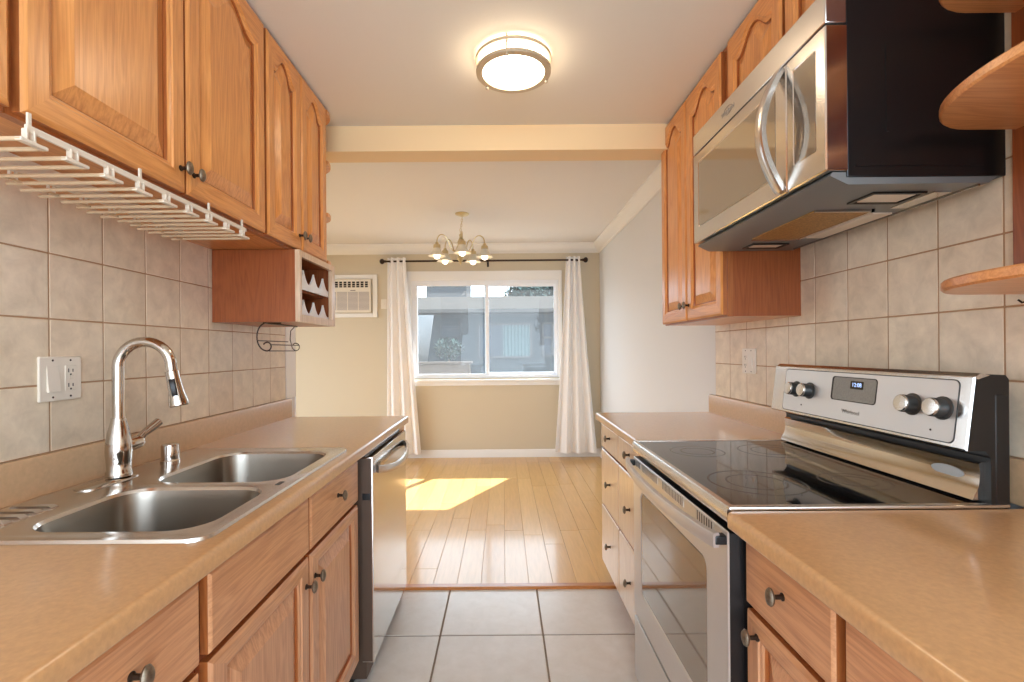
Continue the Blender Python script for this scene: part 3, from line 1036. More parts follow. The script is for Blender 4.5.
def rrect(x0, x1, y0, y1, r, n=7):
    P = []
    for cx, cy, a0 in ((x1 - r, y0 + r, -pi / 2), (x1 - r, y1 - r, 0), (x0 + r, y1 - r, pi / 2), (x0 + r, y0 + r, pi)):
        for k in range(n):
            a = a0 + pi / 2 * k / (n - 1)
            P.append((cx + r * cos(a), cy + r * sin(a)))
    return P


ZRIM = ZT + 0.006
KX0, KX1 = -1.105, -0.556
mb = MB()
cells = ((0.888, 1.258, 0.934, 1.232), (1.258, 1.722, 1.284, 1.664))
BX0, BX1 = -0.95, -0.594
for (a, b, c, d) in cells:
    oc = rrect(KX0 + 0.02, KX1 - 0.02, max(a, 0.908), min(b, 1.702), 0.0005)
    ring = rrect(BX0 - 0.012, BX1 + 0.012, c - 0.012, d + 0.012, 0.085)
    ring2 = rrect(BX0 - 0.004, BX1 + 0.004, c - 0.004, d + 0.004, 0.078)
    ring3 = rrect(BX0, BX1, c, d, 0.075)
    rings = [[(x, y, ZRIM) for x, y in oc], [(x, y, ZRIM) for x, y in ring], [(x, y, ZRIM - 0.001) for x, y in ring2], [(x, y, ZRIM - 0.008) for x, y in ring3]]
    mb.loft(rings, cap0=False, cap1=False)
# rolled outer edge
e0 = rrect(KX0 + 0.02, KX1 - 0.02, 0.908, 1.702, 0.0005)
e01 = rrect(KX0, KX1, 0.888, 1.722, 0.032)
e1 = rrect(KX0 - 0.004, KX1 + 0.004, 0.884, 1.726, 0.036)
e2 = rrect(KX0 - 0.006, KX1 + 0.006, 0.882, 1.728, 0.038)
mb.loft([[(x, y, ZRIM) for x, y in e0], [(x, y, ZRIM) for x, y in e01], [(x, y, ZRIM + 0.001) for x, y in e1], [(x, y, ZT + 0.0005) for x, y in e2]], cap0=False, cap1=False)
# pressed ribs on the near end of the faucet deck
for k in range(4):
    yy = 0.965 + 0.034 * k
    mb.prism([(-1.095, ZRIM - 0.0005), (-1.09, ZRIM + 0.006), (-1.008, ZRIM + 0.006), (-0.998, ZRIM - 0.0005)], 'y', yy, yy + 0.017)
part('rim', mb, 'steel', t, label='bright steel sink rim and faucet deck')
mb = MB(); mb.box(-0.592, -0.580, 1.247, 1.277, ZRIM - 0.0005, ZRIM + 0.0012, b=0.0008)
part('maker_plate', mb, 'dark_grey', t)
for (a, b, c, d), lab in zip(cells, ('near sink bowl', 'far sink bowl')):
    mb = MB()
    rings = []
    for ins, z, r in ((0, ZRIM - 0.008, 0.075), (0.004, ZRIM - 0.03, 0.075), (0.014, ZT - 0.145, 0.07), (0.024, ZT - 0.168, 0.06), (0.045, ZT - 0.178, 0.05), (0.12, ZT - 0.182, 0.02)):
        rings.append([(x, y, z) for x, y in rrect(BX0 + ins, BX1 - ins, c + ins, d - ins, min(r, (BX1 - BX0) / 2 - ins - 0.002, (d - c) / 2 - ins - 0.002))])
    mb.loft(rings, cap0=False, cap1=True)
    bo = part('bowl', mb, 'steel_dark', t, label=lab)
    mb = MB(); mb.lathe([(0.0, 0.0), (0.03, 0.0), (0.045, 0.003), (0.05, 0.001)], ((BX0 + BX1) / 2, (c + d) / 2, ZT - 0.1815), cap0=False, cap1=False)
    part('drain', mb, 'chrome', bo)

# ------------------------------------------------------------------ faucet
FX, FY = -1.056, 1.325
ZF = ZRIM
t = thing('faucet', 'tall chrome pull-down faucet arching over the sink', 'faucet', (FX, FY, ZF))
mb = MB()
pts = rrect(FX - 0.032, FX + 0.032, FY - 0.125, FY + 0.05, 0.031)
mb.loft([[(x, y, ZF) for x, y in pts], [(x, y, ZF + 0.0025) for x, y in pts],
         [(FX + (x - FX) * 0.9, FY + (y - FY) * 0.97, ZF + 0.0045) for x, y in pts]])
part('deck_plate', mb, 'chrome', t)
mb = MB()
mb.lathe([(0.0305, 0.008), (0.031, 0.018), (0.0275, 0.024), (0.029, 0.05), (0.031, 0.075), (0.030, 0.10), (0.025, 0.13), (0.0195, 0.152), (0.0175, 0.16), (0.0175, 0.166)], (FX, FY, ZF))
part('body', mb, 'chrome', t)
mb = MB()
dv = Vector((0.94, 0.10, 0)).normalized()
R_ = 0.068
zs = 1.226
pts = [Vector((FX, FY, z)) for z in (1.082, 1.12, 1.17, zs)]
for k in range(1, 17):
    a = pi - pi * k / 16
    pts.append(Vector((FX, FY, zs)) + dv * (R_ + R_ * cos(a)) + Vector((0, 0, R_ * sin(a))))
tdir = Vector((0, 0, -1)) + dv * 0.12
pts.append(pts[-1] + tdir * 0.014)
mb.tube(pts, [0.0145] * 4 + [0.0142] * 17, seg=16)
part('spout', mb, 'chrome', t)
mb = MB()
e = pts[-1]
tdir = (tdir + dv * 0.08).normalized()
mb.lathe([(0.0145, -0.002), (0.0165, 0.0), (0.0168, 0.02), (0.0185, 0.055), (0.0245, 0.088), (0.0245, 0.096), (0.021, 0.099), (0.001, 0.099)], tuple(e), tuple(tdir), seg=22)
h = part('spray_head', mb, 'chrome', t)
mb = MB()
q = e + tdir * 0.045
fr = Vector((0.35, -0.94, 0)).normalized()
s2 = tdir.cross(fr).normalized()
rings = []
for w_, hh, dd in ((0.007, 0.024, 0.012), (0.007, 0.024, 0.0205), (0.005, 0.021, 0.0225)):
    rings.append([q + s2 * a * w_ + tdir * b * hh + fr * dd for a, b in ((-1, -1), (1, -1), (1, 1), (-1, 1))])
mb.loft(rings)
part('spray_button', mb, 'black', h, label='black spray button')
mb = MB()
hb = Vector((FX, FY, ZF + 0.082))
mb.lathe([(0.017, 0.02), (0.0185, 0.03), (0.0185, 0.062), (0.016, 0.068), (0.001, 0.07)], tuple(hb), (0.12, 1, 0.12), seg=18)
p0 = hb + Vector((0.006, 0.055, 0.006))
mb.tube([p0, p0 + Vector((0.006, 0.02, 0.022)), p0 + Vector((0.012, 0.045, 0.036)), p0 + Vector((0.018, 0.066, 0.05)), p0 + Vector((0.019, 0.07, 0.052))],
        [0.011, 0.0105, 0.012, 0.0125, 0.006], seg=14)
part('lever', mb, 'chrome', t)

mb = MB(); mb.lathe([(0.027, 0.0), (0.027, 0.006), (0.0245, 0.009), (0.0245, 0.05), (0.0225, 0.056), (0.014, 0.058), (0.001, 0.058)], (-1.05, 1.52, ZF))
lone('air_gap_cap', mb, 'chrome', 'small chrome cylinder on the sink deck beyond the faucet', 'air gap', (-1.05, 1.52, ZF))

# ------------------------------------------------------------------ wall plates
def plate(label, X, out, y0, y1, z0, z1, left_kind, right_kind):
    t = thing('wall_plate', label, 'outlet', (X, (y0 + y1) / 2, z0))
    w = y1 - y0
    mb = MB(); a, b = sorted((X, X + out * 0.007)); mb.box(a, b, y0, y1, z0, z1, b=0.003)
    part('cover', mb, 'white_plastic', t)
    for kind, yc in ((left_kind, y0 + w * 0.3), (right_kind, y0 + w * 0.72)):
        zc = (z0 + z1) / 2
        mb = MB()
        if kind == 'switch':
            xs = X + out * 0.0065
            P = [(xs - out * 0.002, zc - 0.033), (xs + out * 0.0065, zc - 0.033), (xs + out * 0.001, zc + 0.033), (xs - out * 0.002, zc + 0.033)]
            mb.prism(P, 'y', yc - 0.0165, yc + 0.0165)
            part('rocker_switch', mb, 'white_plastic', t)
        else:
            a, b = sorted((X + out * 0.005, X + out * 0.0085)); mb.box(a, b, yc - 0.0165, yc + 0.0165, zc - 0.033, zc + 0.033, b=0.0012)
            so = part('socket', mb, 'white_plastic', t)
            mb = MB()
            a, b = sorted((X + out * 0.007, X + out * 0.0089))
            for dz in (0.02, -0.018):
                mb.box(a, b, yc - 0.0085, yc - 0.006, zc + dz - 0.005, zc + dz + 0.005); mb.box(a, b, yc + 0.004, yc + 0.0065, zc + dz - 0.004, zc + dz + 0.004)
                mb.lathe([(0.0025, 0), (0.0025, 0.0019)], (X + out * 0.007, yc - 0.001, zc + dz - 0.0105), (out, 0, 0), seg=10)
            part('slots', mb, 'slot', so)
            mb = MB()
            a, b = sorted((X + out * 0.008, X + out * 0.0096))
            mb.box(a, b, yc - 0.006, yc + 0.006, zc - 0.0045, zc + 0.0005, b=0.0006); mb.box(a, b, yc - 0.006, yc + 0.006, zc + 0.0022, zc + 0.0072, b=0.0006)
            part('test_button', mb, 'ac_plastic', so)
    for yc in (y0 + w * 0.3, y0 + w * 0.72):
        for zc in (z0 + 0.010, z1 - 0.010):
            mb = MB(); mb.lathe([(0.0028, 0), (0.0028, 0.001)], (X + out * 0.0066, yc, zc), (out, 0, 0), seg=10)
            part('screw', mb, 'knob_stem', t)
    return t


plate('white plate with rocker switch and outlet on the left tile wall', LW + 0.007, 1, 1.192, 1.312, 1.142, 1.256, 'switch', 'socket')
plate('white plate with switch and outlet on the right tile wall', RW - 0.007, -1, 2.175, 2.295, 1.146, 1.262, 'switch', 'socket')

# ------------------------------------------------------------------ stove
RY0, RY1 = 1.04, 1.80
t = thing('stove', 'stainless steel electric stove with black glass top', 'stove', (0.79, 1.42, 0))
mb = MB(); mb.box(0.5135, 1.095, RY0 + 0.001, RY1 - 0.001, 0.03, 0.902)
for yy in (RY0 + 0.06, RY1 - 0.06):
    for xx in (0.57, 1.04):
        mb.lathe([(0.02, 0.0), (0.02, 0.03)], (xx, yy, 0.0), seg=12)
part('body', mb, 'black', t)
mb = MB(); mb.box(0.494, 1.062, RY0 + 0.012, RY1 - 0.012, 0.9022, 0.921, b=0.002)
ct = part('cooktop', mb, 'black_gloss', t)
for (bx, by, br) in ((0.645, 1.235, 0.115), (0.645, 1.61, 0.085), (0.895, 1.235, 0.08), (0.895, 1.61, 0.105)):
    mb = MB()
    for r in (br, br * 0.62):
        mb.lathe([(r - 0.0035, 0.0), (r - 0.0035, 0.0003), (r + 0.0015, 0.0003), (r + 0.0015, 0.0)], (bx, by, 0.9209), seg=48, cap0=False, cap1=False)
    part('burner_ring', mb, 'ring', ct)
mb = MB()
mb.prism([(0.479, 0.904), (0.4795, 0.9135), (0.4845, 0.9205), (0.4945, 0.9225), (0.4945, 0.904)], 'y', RY0, RY1)
for a, b in ((RY0 - 0.007, RY0 + 0.0125), (RY1 - 0.0125, RY1 + 0.006)):
    mb.box(0.4815, 1.085, a, b, 0.9142, 0.9228, b=0.0035)
part('cooktop_trim', mb, 'steel_h', t)
mb = MB(); mb.prism([(0.482, 0.8865), (0.4795, 0.896), (0.4805, 0.9035), (0.52, 0.9035), (0.52, 0.8865)], 'y', RY0 + 0.001, RY1 - 0.001)
part('front_strip', mb, 'steel_h', t)
OX = 0.4815
mb = MB()
zt_, zb_ = 0.866, 0.288
wy0, wy1, wz0, wz1 = 1.152, 1.71, 0.395, 0.762
# door with a window opening
outer = [(RY0 + 0.001, zb_), (RY1 - 0.001, zb_), (RY1 - 0.001, zt_), (RY0 + 0.001, zt_)]


def ysq(x0, x1, y0, y1, r, n=6):
    return rrect(x0, x1, y0, y1, r, n)


o1 = ysq(RY0 + 0.001, RY1 - 0.001, zb_, zt_, 0.004)
o2 = ysq(RY0 + 0.004, RY1 - 0.004, zb_ + 0.003, zt_ - 0.003, 0.004)
i1 = ysq(wy0, wy1, wz0, wz1, 0.03)
i2 = ysq(wy0 + 0.004, wy1 - 0.004, wz0 + 0.004, wz1 - 0.004, 0.028)
mb.loft([[(OX + 0.0315, y, z) for y, z in o1], [(OX + 0.003, y, z) for y, z in o1], [(OX, y, z) for y, z in o2], [(OX, y, z) for y, z in i1], [(OX + 0.004, y, z) for y, z in i2]], mfun=lambda k, i: 1 if k == 0 else 0)
od = part('oven_door', mb, ['steel_pale', 'black'], t)
mb = MB(); mb.loft([[(OX + 0.0045, y, z) for y, z in i2], [(OX + 0.002, y, z) for y, z in ysq(wy0 + 0.006, wy1 - 0.006, wz0 + 0.006, wz1 - 0.006, 0.026)]])
part('oven_window', mb, 'dark_glass', od)
for ga, gb, cnt in ((1.115, 1.21, 7), (1.30, 1.47, 14), (1.52, 1.68, 13), (1.705, 1.755, 3)):
    mb = MB()
    mb.box(OX - 0.0004, OX + 0.002, ga, gb, 0.837, 0.860, m=0)
    for k in range(cnt + 1):
        yy = ga + (gb - ga) * k / cnt
        hw = (gb - ga) / cnt * 0.24
        mb.box(OX - 0.0012, OX + 0.002, yy - hw, yy + hw, 0.836, 0.861, m=1)
    part('vent', mb, ['slot', 'steel_pale'], od)
mb = MB()
pts = []
for k in range(17):
    u = k / 16
    pts.append((OX - 0.022 - 0.034 * sin(pi * u) ** 0.7, RY0 + 0.008 + (RY1 - RY0 - 0.016) * u, 0.846))
mb.bar(pts, (0, 0, 1), 0.032, 0.016)
for yy in (RY0 + 0.018, RY1 - 0.018):
    mb.box(OX - 0.025, OX + 0.002, yy - 0.012, yy + 0.012, 0.836, 0.856, b=0.003, m=1)
part('handle', mb, ['steel_pale', 'black'], od)
mb = MB(); mb.box(OX, OX + 0.0315, RY0 + 0.001, RY1 - 0.001, 0.05, 0.276, b=0.004)
part('storage_drawer', mb, 'steel_pale', t)
# raised back with controls
fx0, fz0, fx1, fz1 = 1.000, 1.036, 1.020, 1.197
mb = MB()
mb.prism([(fx0 + 0.002, fz0), (fx1 + 0.002, fz1), (1.03, 1.203), (1.085, 1.200), (1.092, 1.19), (1.092, 0.90), (1.052, 0.90), (1.052, 1.02), (1.04, fz0)], 'y', RY0 + 0.003, RY1 - 0.003)
mb.box(1.06, 1.093, RY0 + 0.002, RY1 - 0.002, 0.90, 1.16, b=0.004)
bgd = part('backguard', mb, 'black', t)


def face(y, s, off=0.0):
    """point on the sloping control face: s from 0 (bottom) to 1 (top), off: distance in front of it"""
    return Vector((fx0 + (fx1 - fx0) * s - off, y, fz0 + (fz1 - fz0) * s + off * 0.12))


mb = MB()
mb.loft([[face(y, s, 0.0) for y, s in ((RY0 + 0.002, 0), (RY1 - 0.002, 0), (RY1 - 0.002, 1), (RY0 + 0.002, 1))],
         [face(y, s, 0.004) for y, s in ((RY0 + 0.004, 0.02), (RY1 - 0.004, 0.02), (RY1 - 0.004, 0.985), (RY0 + 0.004, 0.985))]])
mb.loft([[(fx1 - 0.002, y, fz1 - 0.002) for y in (RY0 + 0.002, RY1 - 0.002)] + [(1.03, y, 1.2045) for y in (RY1 - 0.002, RY0 + 0.002)],
         [(fx1 + 0.004, y, fz1 - 0.006) for y in (RY0 + 0.002, RY1 - 0.002)] + [(1.05, y, 1.2) for y in (RY1 - 0.002, RY0 + 0.002)]])
part('control_face', mb, 'steel', t)


def fplate(y0, y1, s0, s1, r, off, th, n=6):
    H = fz1 - fz0
    P = rrect(y0, y1, s0 * H, s1 * H, r, n)
    return [[face(y, h / H, off) for y, h in P], [face(y, h / H, off + th) for y, h in P]]


mb = MB(); mb.loft(fplate(1.070, 1.728, 0.055, 0.945, 0.014, 0.0042, 0.0006))
part('panel_outline', mb, 'dark_grey', bgd)
mb = MB(); mb.loft(fplate(1.0725, 1.7255, 0.07, 0.93, 0.0125, 0.0044, 0.0010))
part('control_panel', mb, 'steel_pale', bgd)
mb = MB(); mb.loft(fplate(1.303, 1.482, 0.425, 0.865, 0.01, 0.0052, 0.0008))
part('display_bezel', mb, 'slot', bgd)
mb = MB(); mb.loft(fplate(1.306, 1.474, 0.44, 0.85, 0.008, 0.0056, 0.0009))
part('display', mb, 'lcd', bgd)
mb = MB(); mb.loft(fplate(1.352, 1.402, 0.66, 0.80, 0.003, 0.0062, 0.0008))
part('clock_window', mb, 'black_gloss', bgd)
p = face(1.377, 0.73, 0.0073)
writing('clock_digits', '12:08', bgd, p, 0.017, '-x', 'lcd_digit')
writing('brand_lettering', 'Whirlpool', bgd, face(1.392, 0.24, 0.0058), 0.017, '-x', 'ink')
kq = Vector((-1, 0, 0.12)).normalized()
for yy in (1.105, 1.187, 1.585, 1.655):
    mb = MB()
    c = face(yy, 0.53, 0.005)
    mb.lathe([(0.027, 0.0), (0.027, 0.003), (0.0215, 0.005), (0.0215, 0.026), (0.0205, 0.0275)], tuple(c), tuple(kq), seg=24, m=1)
    mb.lathe([(0.0205, 0.0275), (0.0208, 0.031), (0.019, 0.0335), (0.001, 0.034)], tuple(c), tuple(kq), seg=24, m=0)
    part('control_knob', mb, ['steel', 'dark_grey'], bgd)
for yy, ss in ((1.13, 0.2), (1.62, 0.22)):
    mb = MB()
    mb.lathe([(0.0025, 0), (0.0025, 0.001)], tuple(face(yy, ss, 0.0054)), tuple(kq), seg=10)
    part('indicator_light', mb, 'slot', bgd)
mb = MB()
P = [(1.052, 1.006), (1.046, 1.009), (1.040, 1.004), (1.043, 0.985), (1.040, 0.955), (1.030, 0.936), (1.026, 0.926), (1.052, 0.926)]
mb.prism(P, 'y', RY0 + 0.018, RY1 - 0.012)
ap = part('lower_apron', mb, 'chrome', t)
mb = MB()
rings = []
for sc_, xo in ((1, 0), (1, -0.0008)):
    rings.append([(1.0428 + xo - 0.0012 + 0.000 * sin(a), 1.135 + 0.042 * cos(a), 0.973 + 0.0125 * sin(a)) for a in [2 * pi * k / 32 for k in range(32)]])
mb.loft(rings)
part('oval_mark', mb, 'pale_ink', ap, label='pale oval printed mark')

# ------------------------------------------------------------------ microwave
MY0, MY1, MX = 1.089, 1.843, 0.732
t = thing('microwave', 'stainless steel microwave with curved handle mounted over the stove', 'microwave', (0.95, 1.466, 1.63))
mb = MB(); mb.box(0.781, RW - 0.0075, MY0 + 0.003, MY1 - 0.003, 1.648, 2.071, b=0.003)
mb.box(0.80, 1.09, MY0 + 0.001, MY0 + 0.004, 1.672, 1.678)
mb.box(0.87, 0.875, MY0 + 0.001, MY0 + 0.004, 1.75, 1.95)
part('body', mb, 'black', t)
mb = MB(); mb.box(MX, 0.7805, MY0, MY1, 1.9955, 2.071, b=0.003)
tg = part('top_strip', mb, 'steel_h', t)
writing('brand_lettering', 'Whirlpool', tg, (MX - 0.0004, 1.56, 2.03), 0.021, '-x', 'ink')
mb = MB()
rings = []
for k in range(33):
    a = 2 * pi * k / 32
    cy, cz = 1.56 + 0.03 * cos(a), 2.032 + 0.0125 * sin(a)
    rings.append((MX - 0.0008, cy, cz))
mb.tube(rings[3:27], 0.0007, seg=6)
part('swoosh_mark', mb, 'ink', tg)
mb = MB()
i1 = rrect(1.288, 1.80, 1.715, 1.957, 0.006, 5)
i2 = rrect(1.291, 1.797, 1.718, 1.954, 0.005, 5)
o1 = rrect(1.241, MY1, 1.662, 1.992, 0.004, 5)
o2 = rrect(1.244, MY1 - 0.003, 1.665, 1.989, 0.003, 5)
mb.loft([[(0.7805, y, z) for y, z in o1], [(MX + 0.003, y, z) for y, z in o1], [(MX, y, z) for y, z in o2], [(MX, y, z) for y, z in i1], [(MX + 0.003, y, z) for y, z in i2]])
md = part('door', mb, 'steel', t)
mb = MB(); mb.loft([[(MX + 0.0035, y, z) for y, z in i2], [(MX + 0.001, y, z) for y, z in rrect(1.293, 1.795, 1.72, 1.952, 0.004, 5)]])
part('door_window', mb, 'smoke_glass', md)
mb = MB()
pts = []
for k in range(19):
    u = k / 18
    pts.append((MX - 0.003 - 0.052 * sin(pi * u) ** 0.9, 1.262, 1.672 + 0.312 * u))
mb.bar(pts, (0, 1, 0), 0.034, 0.017)
part('handle', mb, 'steel_h', md)
mb = MB()
i1 = rrect(1.122, 1.212, 1.718, 1.958, 0.006, 5)
i2 = rrect(1.124, 1.210, 1.720, 1.956, 0.005, 5)
o1 = rrect(MY0, 1.238, 1.662, 1.992, 0.004, 5)
o2 = rrect(MY0 + 0.003, 1.235, 1.665, 1.989, 0.003, 5)
mb.loft([[(0.7805, y, z) for y, z in o1], [(MX + 0.003, y, z) for y, z in o1], [(MX, y, z) for y, z in o2], [(MX, y, z) for y, z in i1], [(MX + 0.002, y, z) for y, z in i2]])
cp = part('control_panel', mb, 'steel', t)
mb = MB(); mb.loft([[(MX + 0.0025, y, z) for y, z in i2], [(MX + 0.0005, y, z) for y, z in rrect(1.126, 1.208, 1.722, 1.954, 0.004, 5)]])
part('touch_panel', mb, 'dark_glass', cp)
# underside
mb = MB()
mb.prism([(0.7505, 1.660), (0.745, 1.652), (0.785, 1.632), (1.105, 1.634), (1.125, 1.648), (1.125, 1.660)], 'y', MY0 + 0.006, MY1 - 0.006)
un = part('underside', mb, 'under_grey', t)
mb = MB(); mb.box(0.842, 0.992, 1.30, 1.63, 1.6285, 1.6335, b=0.001)
mb.box(0.842, 1.0, 1.295, 1.303, 1.6265, 1.6332, m=1); mb.box(0.842, 1.0, 1.627, 1.635, 1.6265, 1.6332, m=1); mb.box(0.992, 1.0, 1.295, 1.635, 1.6265, 1.6332, m=1)
part('grease_filter', mb, ['filter', 'steel'], un)
mb = MB(); mb.box(1.02, 1.075, 1.33, 1.62, 1.6295, 1.6345, b=0.001)
part('wall_side_lens', mb, 'lens', un)
for a, b in ((1.165, 1.225), (1.72, 1.765)):
    mb = MB(); mb.box(0.90, 1.0, a, b, 1.6295, 1.6338, b=0.0015, m=0)
    for c, d, e_, f_ in ((0.885, 1.015, a - 0.014, a - 0.006), (0.885, 1.015, b + 0.006, b + 0.014), (0.885, 0.893, a - 0.006, b + 0.006), (1.007, 1.015, a - 0.006, b + 0.006)):
        mb.box(c, d, e_, f_, 1.6285, 1.6338, m=1)
    part('work_light_lens', mb, ['lens', 'black'], un)
mb = MB(); mb.box(1.085, 1.09, 1.10, 1.80, 1.6285, 1.6355)
part('rear_trim', mb, 'steel', un)
mb = MB(); mb.box(1.03, 1.07, 1.15, 1.28, 1.6295, 1.6345, b=0.001)
part('lens_cover', mb, 'steel', un)

# ------------------------------------------------------------------ ceiling lamp
LXc, LYc = 0.050, 1.90
t = thing('ceiling_lamp', 'round double-ring flush ceiling lamp, lit, in the kitchen', 'lamp', (LXc, LYc, ZC))
mb = MB()


def ring_band(mb, r0, r1, z0, z1):
    mb.lathe([(r0, z0), (r1, z0), (r1 + 0.002, z0 + 0.002), (r1 + 0.002, z1 - 0.002), (r1, z1), (r0, z1), (r0, z0)], (LXc, LYc, 0), seg=64, cap0=False, cap1=False)


ring_band(mb, 0.132, 0.147, ZC - 0.026, ZC - 0.012)
part('upper_ring', mb, 'nickel', t)
mb = MB(); ring_band(mb, 0.122, 0.145, ZC - 0.070, ZC - 0.056)
part('lower_ring', mb, 'nickel', t)
mb = MB()
mb.lathe([(0.125, -0.001), (0.132, -0.006), (0.1315, -0.054), (0.124, -0.064), (0.10, -0.070), (0.05, -0.073), (0.001, -0.074)], (LXc, LYc, ZC), seg=64)
part('diffuser', mb, 'lamp', t)
for k in range(3):
    a = radians(-101 + 120 * k)
    mb = MB(); mb.tube([(LXc + 0.141 * cos(a), LYc + 0.141 * sin(a), z) for z in (ZC - 0.002, ZC - 0.074)], 0.004, seg=10)
    mb.ball((LXc + 0.141 * cos(a), LYc + 0.141 * sin(a), ZC - 0.076), 0.0065)
    part('post', mb, 'nickel', t)

# ------------------------------------------------------------------ chandelier
CX, CY = -0.365, 4.43
t = thing('chandelier', 'five-arm brass chandelier with glass bell shades in the dining room', 'chandelier', (CX, CY, ZD))
mb = MB(); mb.lathe([(0.064, 0.0), (0.064, -0.006), (0.05, -0.016), (0.02, -0.024), (0.006, -0.03), (0.001, -0.03)], (CX, CY, ZD))
part('canopy', mb, 'brass', t)
mb = MB()
for k in range(7):
    z = ZD - 0.04 - 0.022 * k
    ring = []
    for i in range(13):
        a = 2 * pi * i / 12
        dx, dz = 0.008 * cos(a), 0.015 * sin(a)
        ring.append((CX + (dx if k % 2 else 0) - 0.003 * k, CY + (0 if k % 2 else dx), z + dz))
    mb.tube(ring, 0.0022, seg=6)
part('chain', mb, 'brass', t)
bxc = CX - 0.018
mb = MB()
mb.lathe([(0.002, -0.185), (0.010, -0.19), (0.012, -0.205), (0.007, -0.215), (0.016, -0.235), (0.028, -0.262), (0.024, -0.285), (0.036, -0.31), (0.046, -0.335),
          (0.036, -0.358), (0.02, -0.375), (0.024, -0.395), (0.032, -0.41), (0.022, -0.43), (0.01, -0.445), (0.013, -0.455), (0.006, -0.466), (0.001, -0.468)], (bxc, CY, ZD))
part('stem', mb, 'brass', t)
for k in range(5):
    a = radians(-81 + 72 * k)
    u = Vector((cos(a), sin(a), 0))
    c = Vector((bxc, CY, ZD))
    mb = MB()
    ctrl = [(0.035, -0.335), (0.07, -0.35), (0.095, -0.325), (0.112, -0.275), (0.14, -0.222), (0.175, -0.205), (0.21, -0.222), (0.224, -0.255), (0.226, -0.285)]
    pts = [c + u * r + Vector((0, 0, z)) for r, z in ctrl]
    # smooth the arm
    for _ in range(2):
        q2 = [pts[0]]
        for i in range(len(pts) - 1):
            q2 += [pts[i] * 0.75 + pts[i + 1] * 0.25, pts[i] * 0.25 + pts[i + 1] * 0.75]
        q2.append(pts[-1]); pts = q2
    mb.tube(pts, 0.005, seg=8)
    arm = part('arm', mb, 'brass', t)
    tip = c + u * 0.226 + Vector((0, 0, -0.285))
    mb = MB(); mb.lathe([(0.008, 0.004), (0.014, 0.0), (0.016, -0.012), (0.030, -0.022), (0.033, -0.05), (0.028, -0.053)], tuple(tip))
    part('socket_cup', mb, 'brass', arm)
    mb = MB()
    prof = [(0.030, -0.042), (0.036, -0.055), (0.044, -0.075), (0.060, -0.098), (0.078, -0.115), (0.088, -0.122),
            (0.085, -0.123), (0.075, -0.117), (0.057, -0.1), (0.041, -0.077), (0.033, -0.057), (0.027, -0.044)]
    mb.lathe([(r_ * 0.9, h_) for r_, h_ in prof], tuple(tip), seg=28, cap0=False, cap1=False)
    part('shade', mb, 'shade', arm)
    mb = MB(); mb.lathe([(0.012, -0.05), (0.014, -0.07), (0.024, -0.098), (0.029, -0.118), (0.025, -0.137), (0.012, -0.147), (0.001, -0.149)], tuple(tip), seg=16)
    part('bulb', mb, 'bulb', arm)

# ------------------------------------------------------------------ curtains
RYc, RZc = YB - 0.085, 2.312
t = thing('curtain_rod', 'dark curtain rod with ball ends above the dining window', 'rod', (-0.2, RYc, RZc))
mb = MB(); mb.tube([(-1.36, RYc, RZc), (0.93, RYc, RZc)], 0.011, seg=12)
part('rod', mb, 'bronze', t)
for x, s in ((-1.36, -1), (0.93, 1)):
    mb = MB(); mb.lathe([(0.012, 0), (0.018, 0.006), (0.012, 0.012), (0.02, 0.02), (0.032, 0.036), (0.03, 0.055), (0.016, 0.068), (0.001, 0.071)], (x, RYc, RZc), (s, 0, 0), seg=18)
    part('finial', mb, 'bronze', t)
for x in (-1.30, -0.17, 0.88):
    mb = MB(); mb.box(x - 0.012, x + 0.012, RYc - 0.012, YB - 0.0005, RZc - 0.016, RZc + 0.001, b=0.002)
    mb.box(x - 0.012, x + 0.012, YB - 0.006, YB - 0.0004, RZc - 0.06, RZc + 0.02, b=0.002)
    part('bracket', mb, 'bronze', t)


def curtain(label, xt0, xt1, xb0, xb1, waves, seed):
    rnd = random.Random(seed)
    zt, zb = 2.352, 0.062
    nu, nv = waves * 14, 30
    ph = [rnd.uniform(-0.5, 0.5) for _ in range(waves + 1)]
    mb = MB()
    front, back = [], []
    for j in range(nv + 1):
        v = j / nv
        z = zt + (zb - zt) * v
        e = v ** 1.15
        x0, x1 = xt0 + (xb0 - xt0) * e, xt1 + (xb1 - xt1) * e
        amp = 0.030 + 0.012 * v
        row = []
        for i in range(nu + 1):
            u = i / nu
            w = u * waves * 2 * pi
            uu = u + 0.018 * sin(2 * w) / waves + 0.02 * sin(3 * u * pi + seed) * v * u * (1 - u) * 4
            y = RYc + amp * sin(w) * (1 + 0.25 * ph[int(u * waves)] * v)
            row.append(Vector((x0 + (x1 - x0) * uu, y, z)))
        front.append(row)
    # give the cloth thickness
    rings = []
    for row in front:
        n = len(row)
        off = []
        for i in range(n):
            tg_ = (row[min(i + 1, n - 1)] - row[max(i - 1, 0)])
            nn = Vector((tg_.y, -tg_.x, 0)).normalized() * 0.0022
            off.append(nn)
        rings.append([p + o for p, o in zip(row, off)] + [p - o for p, o in zip(row[::-1], off[::-1])])
    mb.loft(rings)
    return mb


for lab, a in (('white pleated curtain on the left of the dining window', (-1.338, -1.128, -1.362, -0.965, 3, 2)),
               ('white pleated curtain on the right of the dining window', (0.745, 0.905, 0.60, 1.085, 3, 6))):
    mb = curtain(lab, *a)
    lone('curtain', mb, 'curtain', lab, 'curtain', ((a[0] + a[1]) / 2, RYc, 0.062))

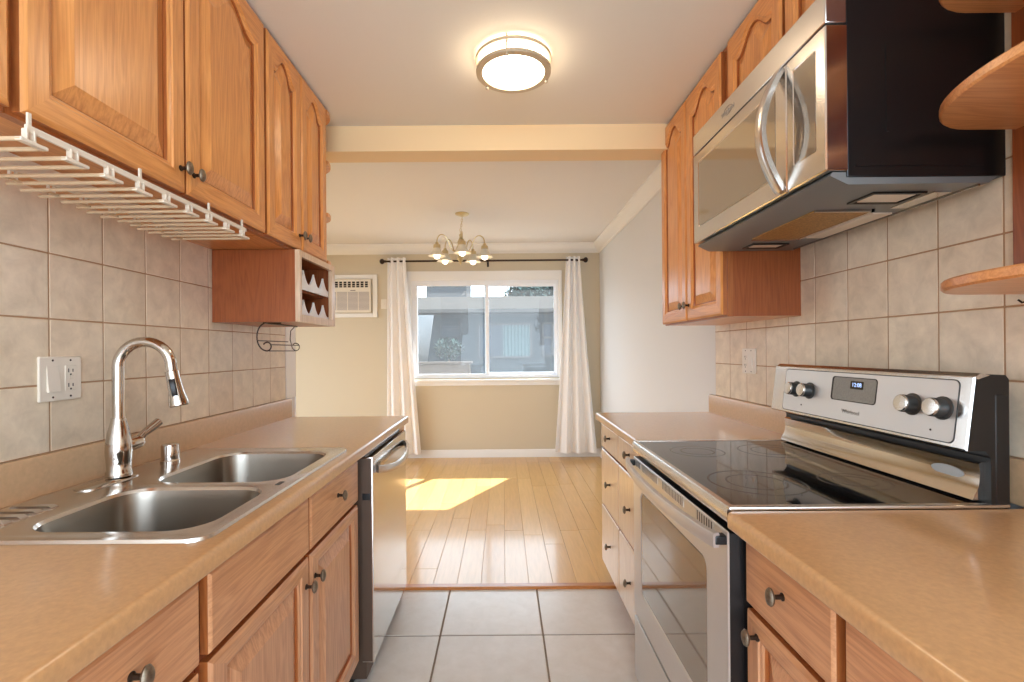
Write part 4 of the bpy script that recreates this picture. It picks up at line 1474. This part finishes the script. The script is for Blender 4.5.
# ------------------------------------------------------------------ wall air conditioner
t = thing('air_conditioner', 'cream wall air conditioner left of the dining window', 'air conditioner', (-1.82, YB, 1.66))
AX0, AX1, AZ0, AZ1 = -2.16, -1.478, 1.665, 2.170
mb = MB()
w = 0.055
for (a, b, c, d) in ((AX0, AX0 + w, AZ0, AZ1), (AX1 - w, AX1, AZ0, AZ1), (AX0 + w, AX1 - w, AZ0, AZ0 + w * 0.9), (AX0 + w, AX1 - w, AZ1 - w * 0.9, AZ1)):
    mb.box(a, b, YB - 0.03, YB - 0.0005, c, d, b=0.004)
part('frame', mb, 'white_trim', t)
fx0_, fx1_, fz0_, fz1_ = AX0 + w + 0.004, AX1 - w - 0.012, AZ0 + 0.055, AZ1 - 0.055
mb = MB(); mb.box(fx0_, fx1_, YB - 0.055, YB - 0.0005, fz0_, fz1_, b=0.008)
fr_ = part('front_cover', mb, 'ac_plastic', t)
mb = MB(); mb.box(fx0_ + 0.03, fx1_ - 0.025, YB - 0.0565, YB - 0.054, fz1_ - 0.098, fz1_ - 0.03)
part('outlet_slot', mb, 'slot', fr_)
mb = MB()
n = 10
for k in range(n + 1):
    xx = fx0_ + 0.03 + (fx1_ - fx0_ - 0.055) * k / n
    mb.box(xx - 0.007, xx + 0.007, YB - 0.062, YB - 0.054, fz1_ - 0.1, fz1_ - 0.028, b=0.001)
for k in range(2):
    zz = fz1_ - 0.08 + 0.028 * k
    mb.box(fx0_ + 0.03, fx1_ - 0.025, YB - 0.0605, YB - 0.0555, zz - 0.002, zz + 0.002)
part('louvre', mb, 'ac_plastic', fr_)
mb = MB(); mb.box(fx0_ + 0.03, fx1_ - 0.02, YB - 0.057, YB - 0.054, fz0_ + 0.03, fz1_ - 0.15, m=0)
for k in range(16):
    zz = fz0_ + 0.036 + (fz1_ - fz0_ - 0.186) * k / 15
    mb.box(fx0_ + 0.03, fx1_ - 0.02, YB - 0.0585, YB - 0.055, zz - 0.002, zz + 0.002, m=1)
for k in range(1, 4):
    xx = fx0_ + 0.03 + (fx1_ - fx0_ - 0.05) * k / 4
    mb.box(xx - 0.004, xx + 0.004, YB - 0.0588, YB - 0.055, fz0_ + 0.03, fz1_ - 0.15, m=1)
part('intake_grille', mb, ['ac_grille', 'ac_plastic'], fr_)
mb = MB(); mb.box(fx1_ - 0.24, fx1_ - 0.18, YB - 0.0565, YB - 0.054, fz1_ - 0.14, fz1_ - 0.128)
part('badge', mb, 'ink', fr_)

t = thing('wall_switch', 'small cream switch plate between the air conditioner and left curtain', 'switch', (-1.405, YB, 1.77))
mb = MB(); mb.box(-1.44, -1.372, YB - 0.008, YB - 0.0003, 1.765, 1.88, b=0.003)
part('cover', mb, 'ac_plastic', t)
mb = MB(); mb.box(-1.412, -1.40, YB - 0.018, YB - 0.007, 1.812, 1.836, b=0.002)
part('toggle', mb, 'ac_plastic', t)
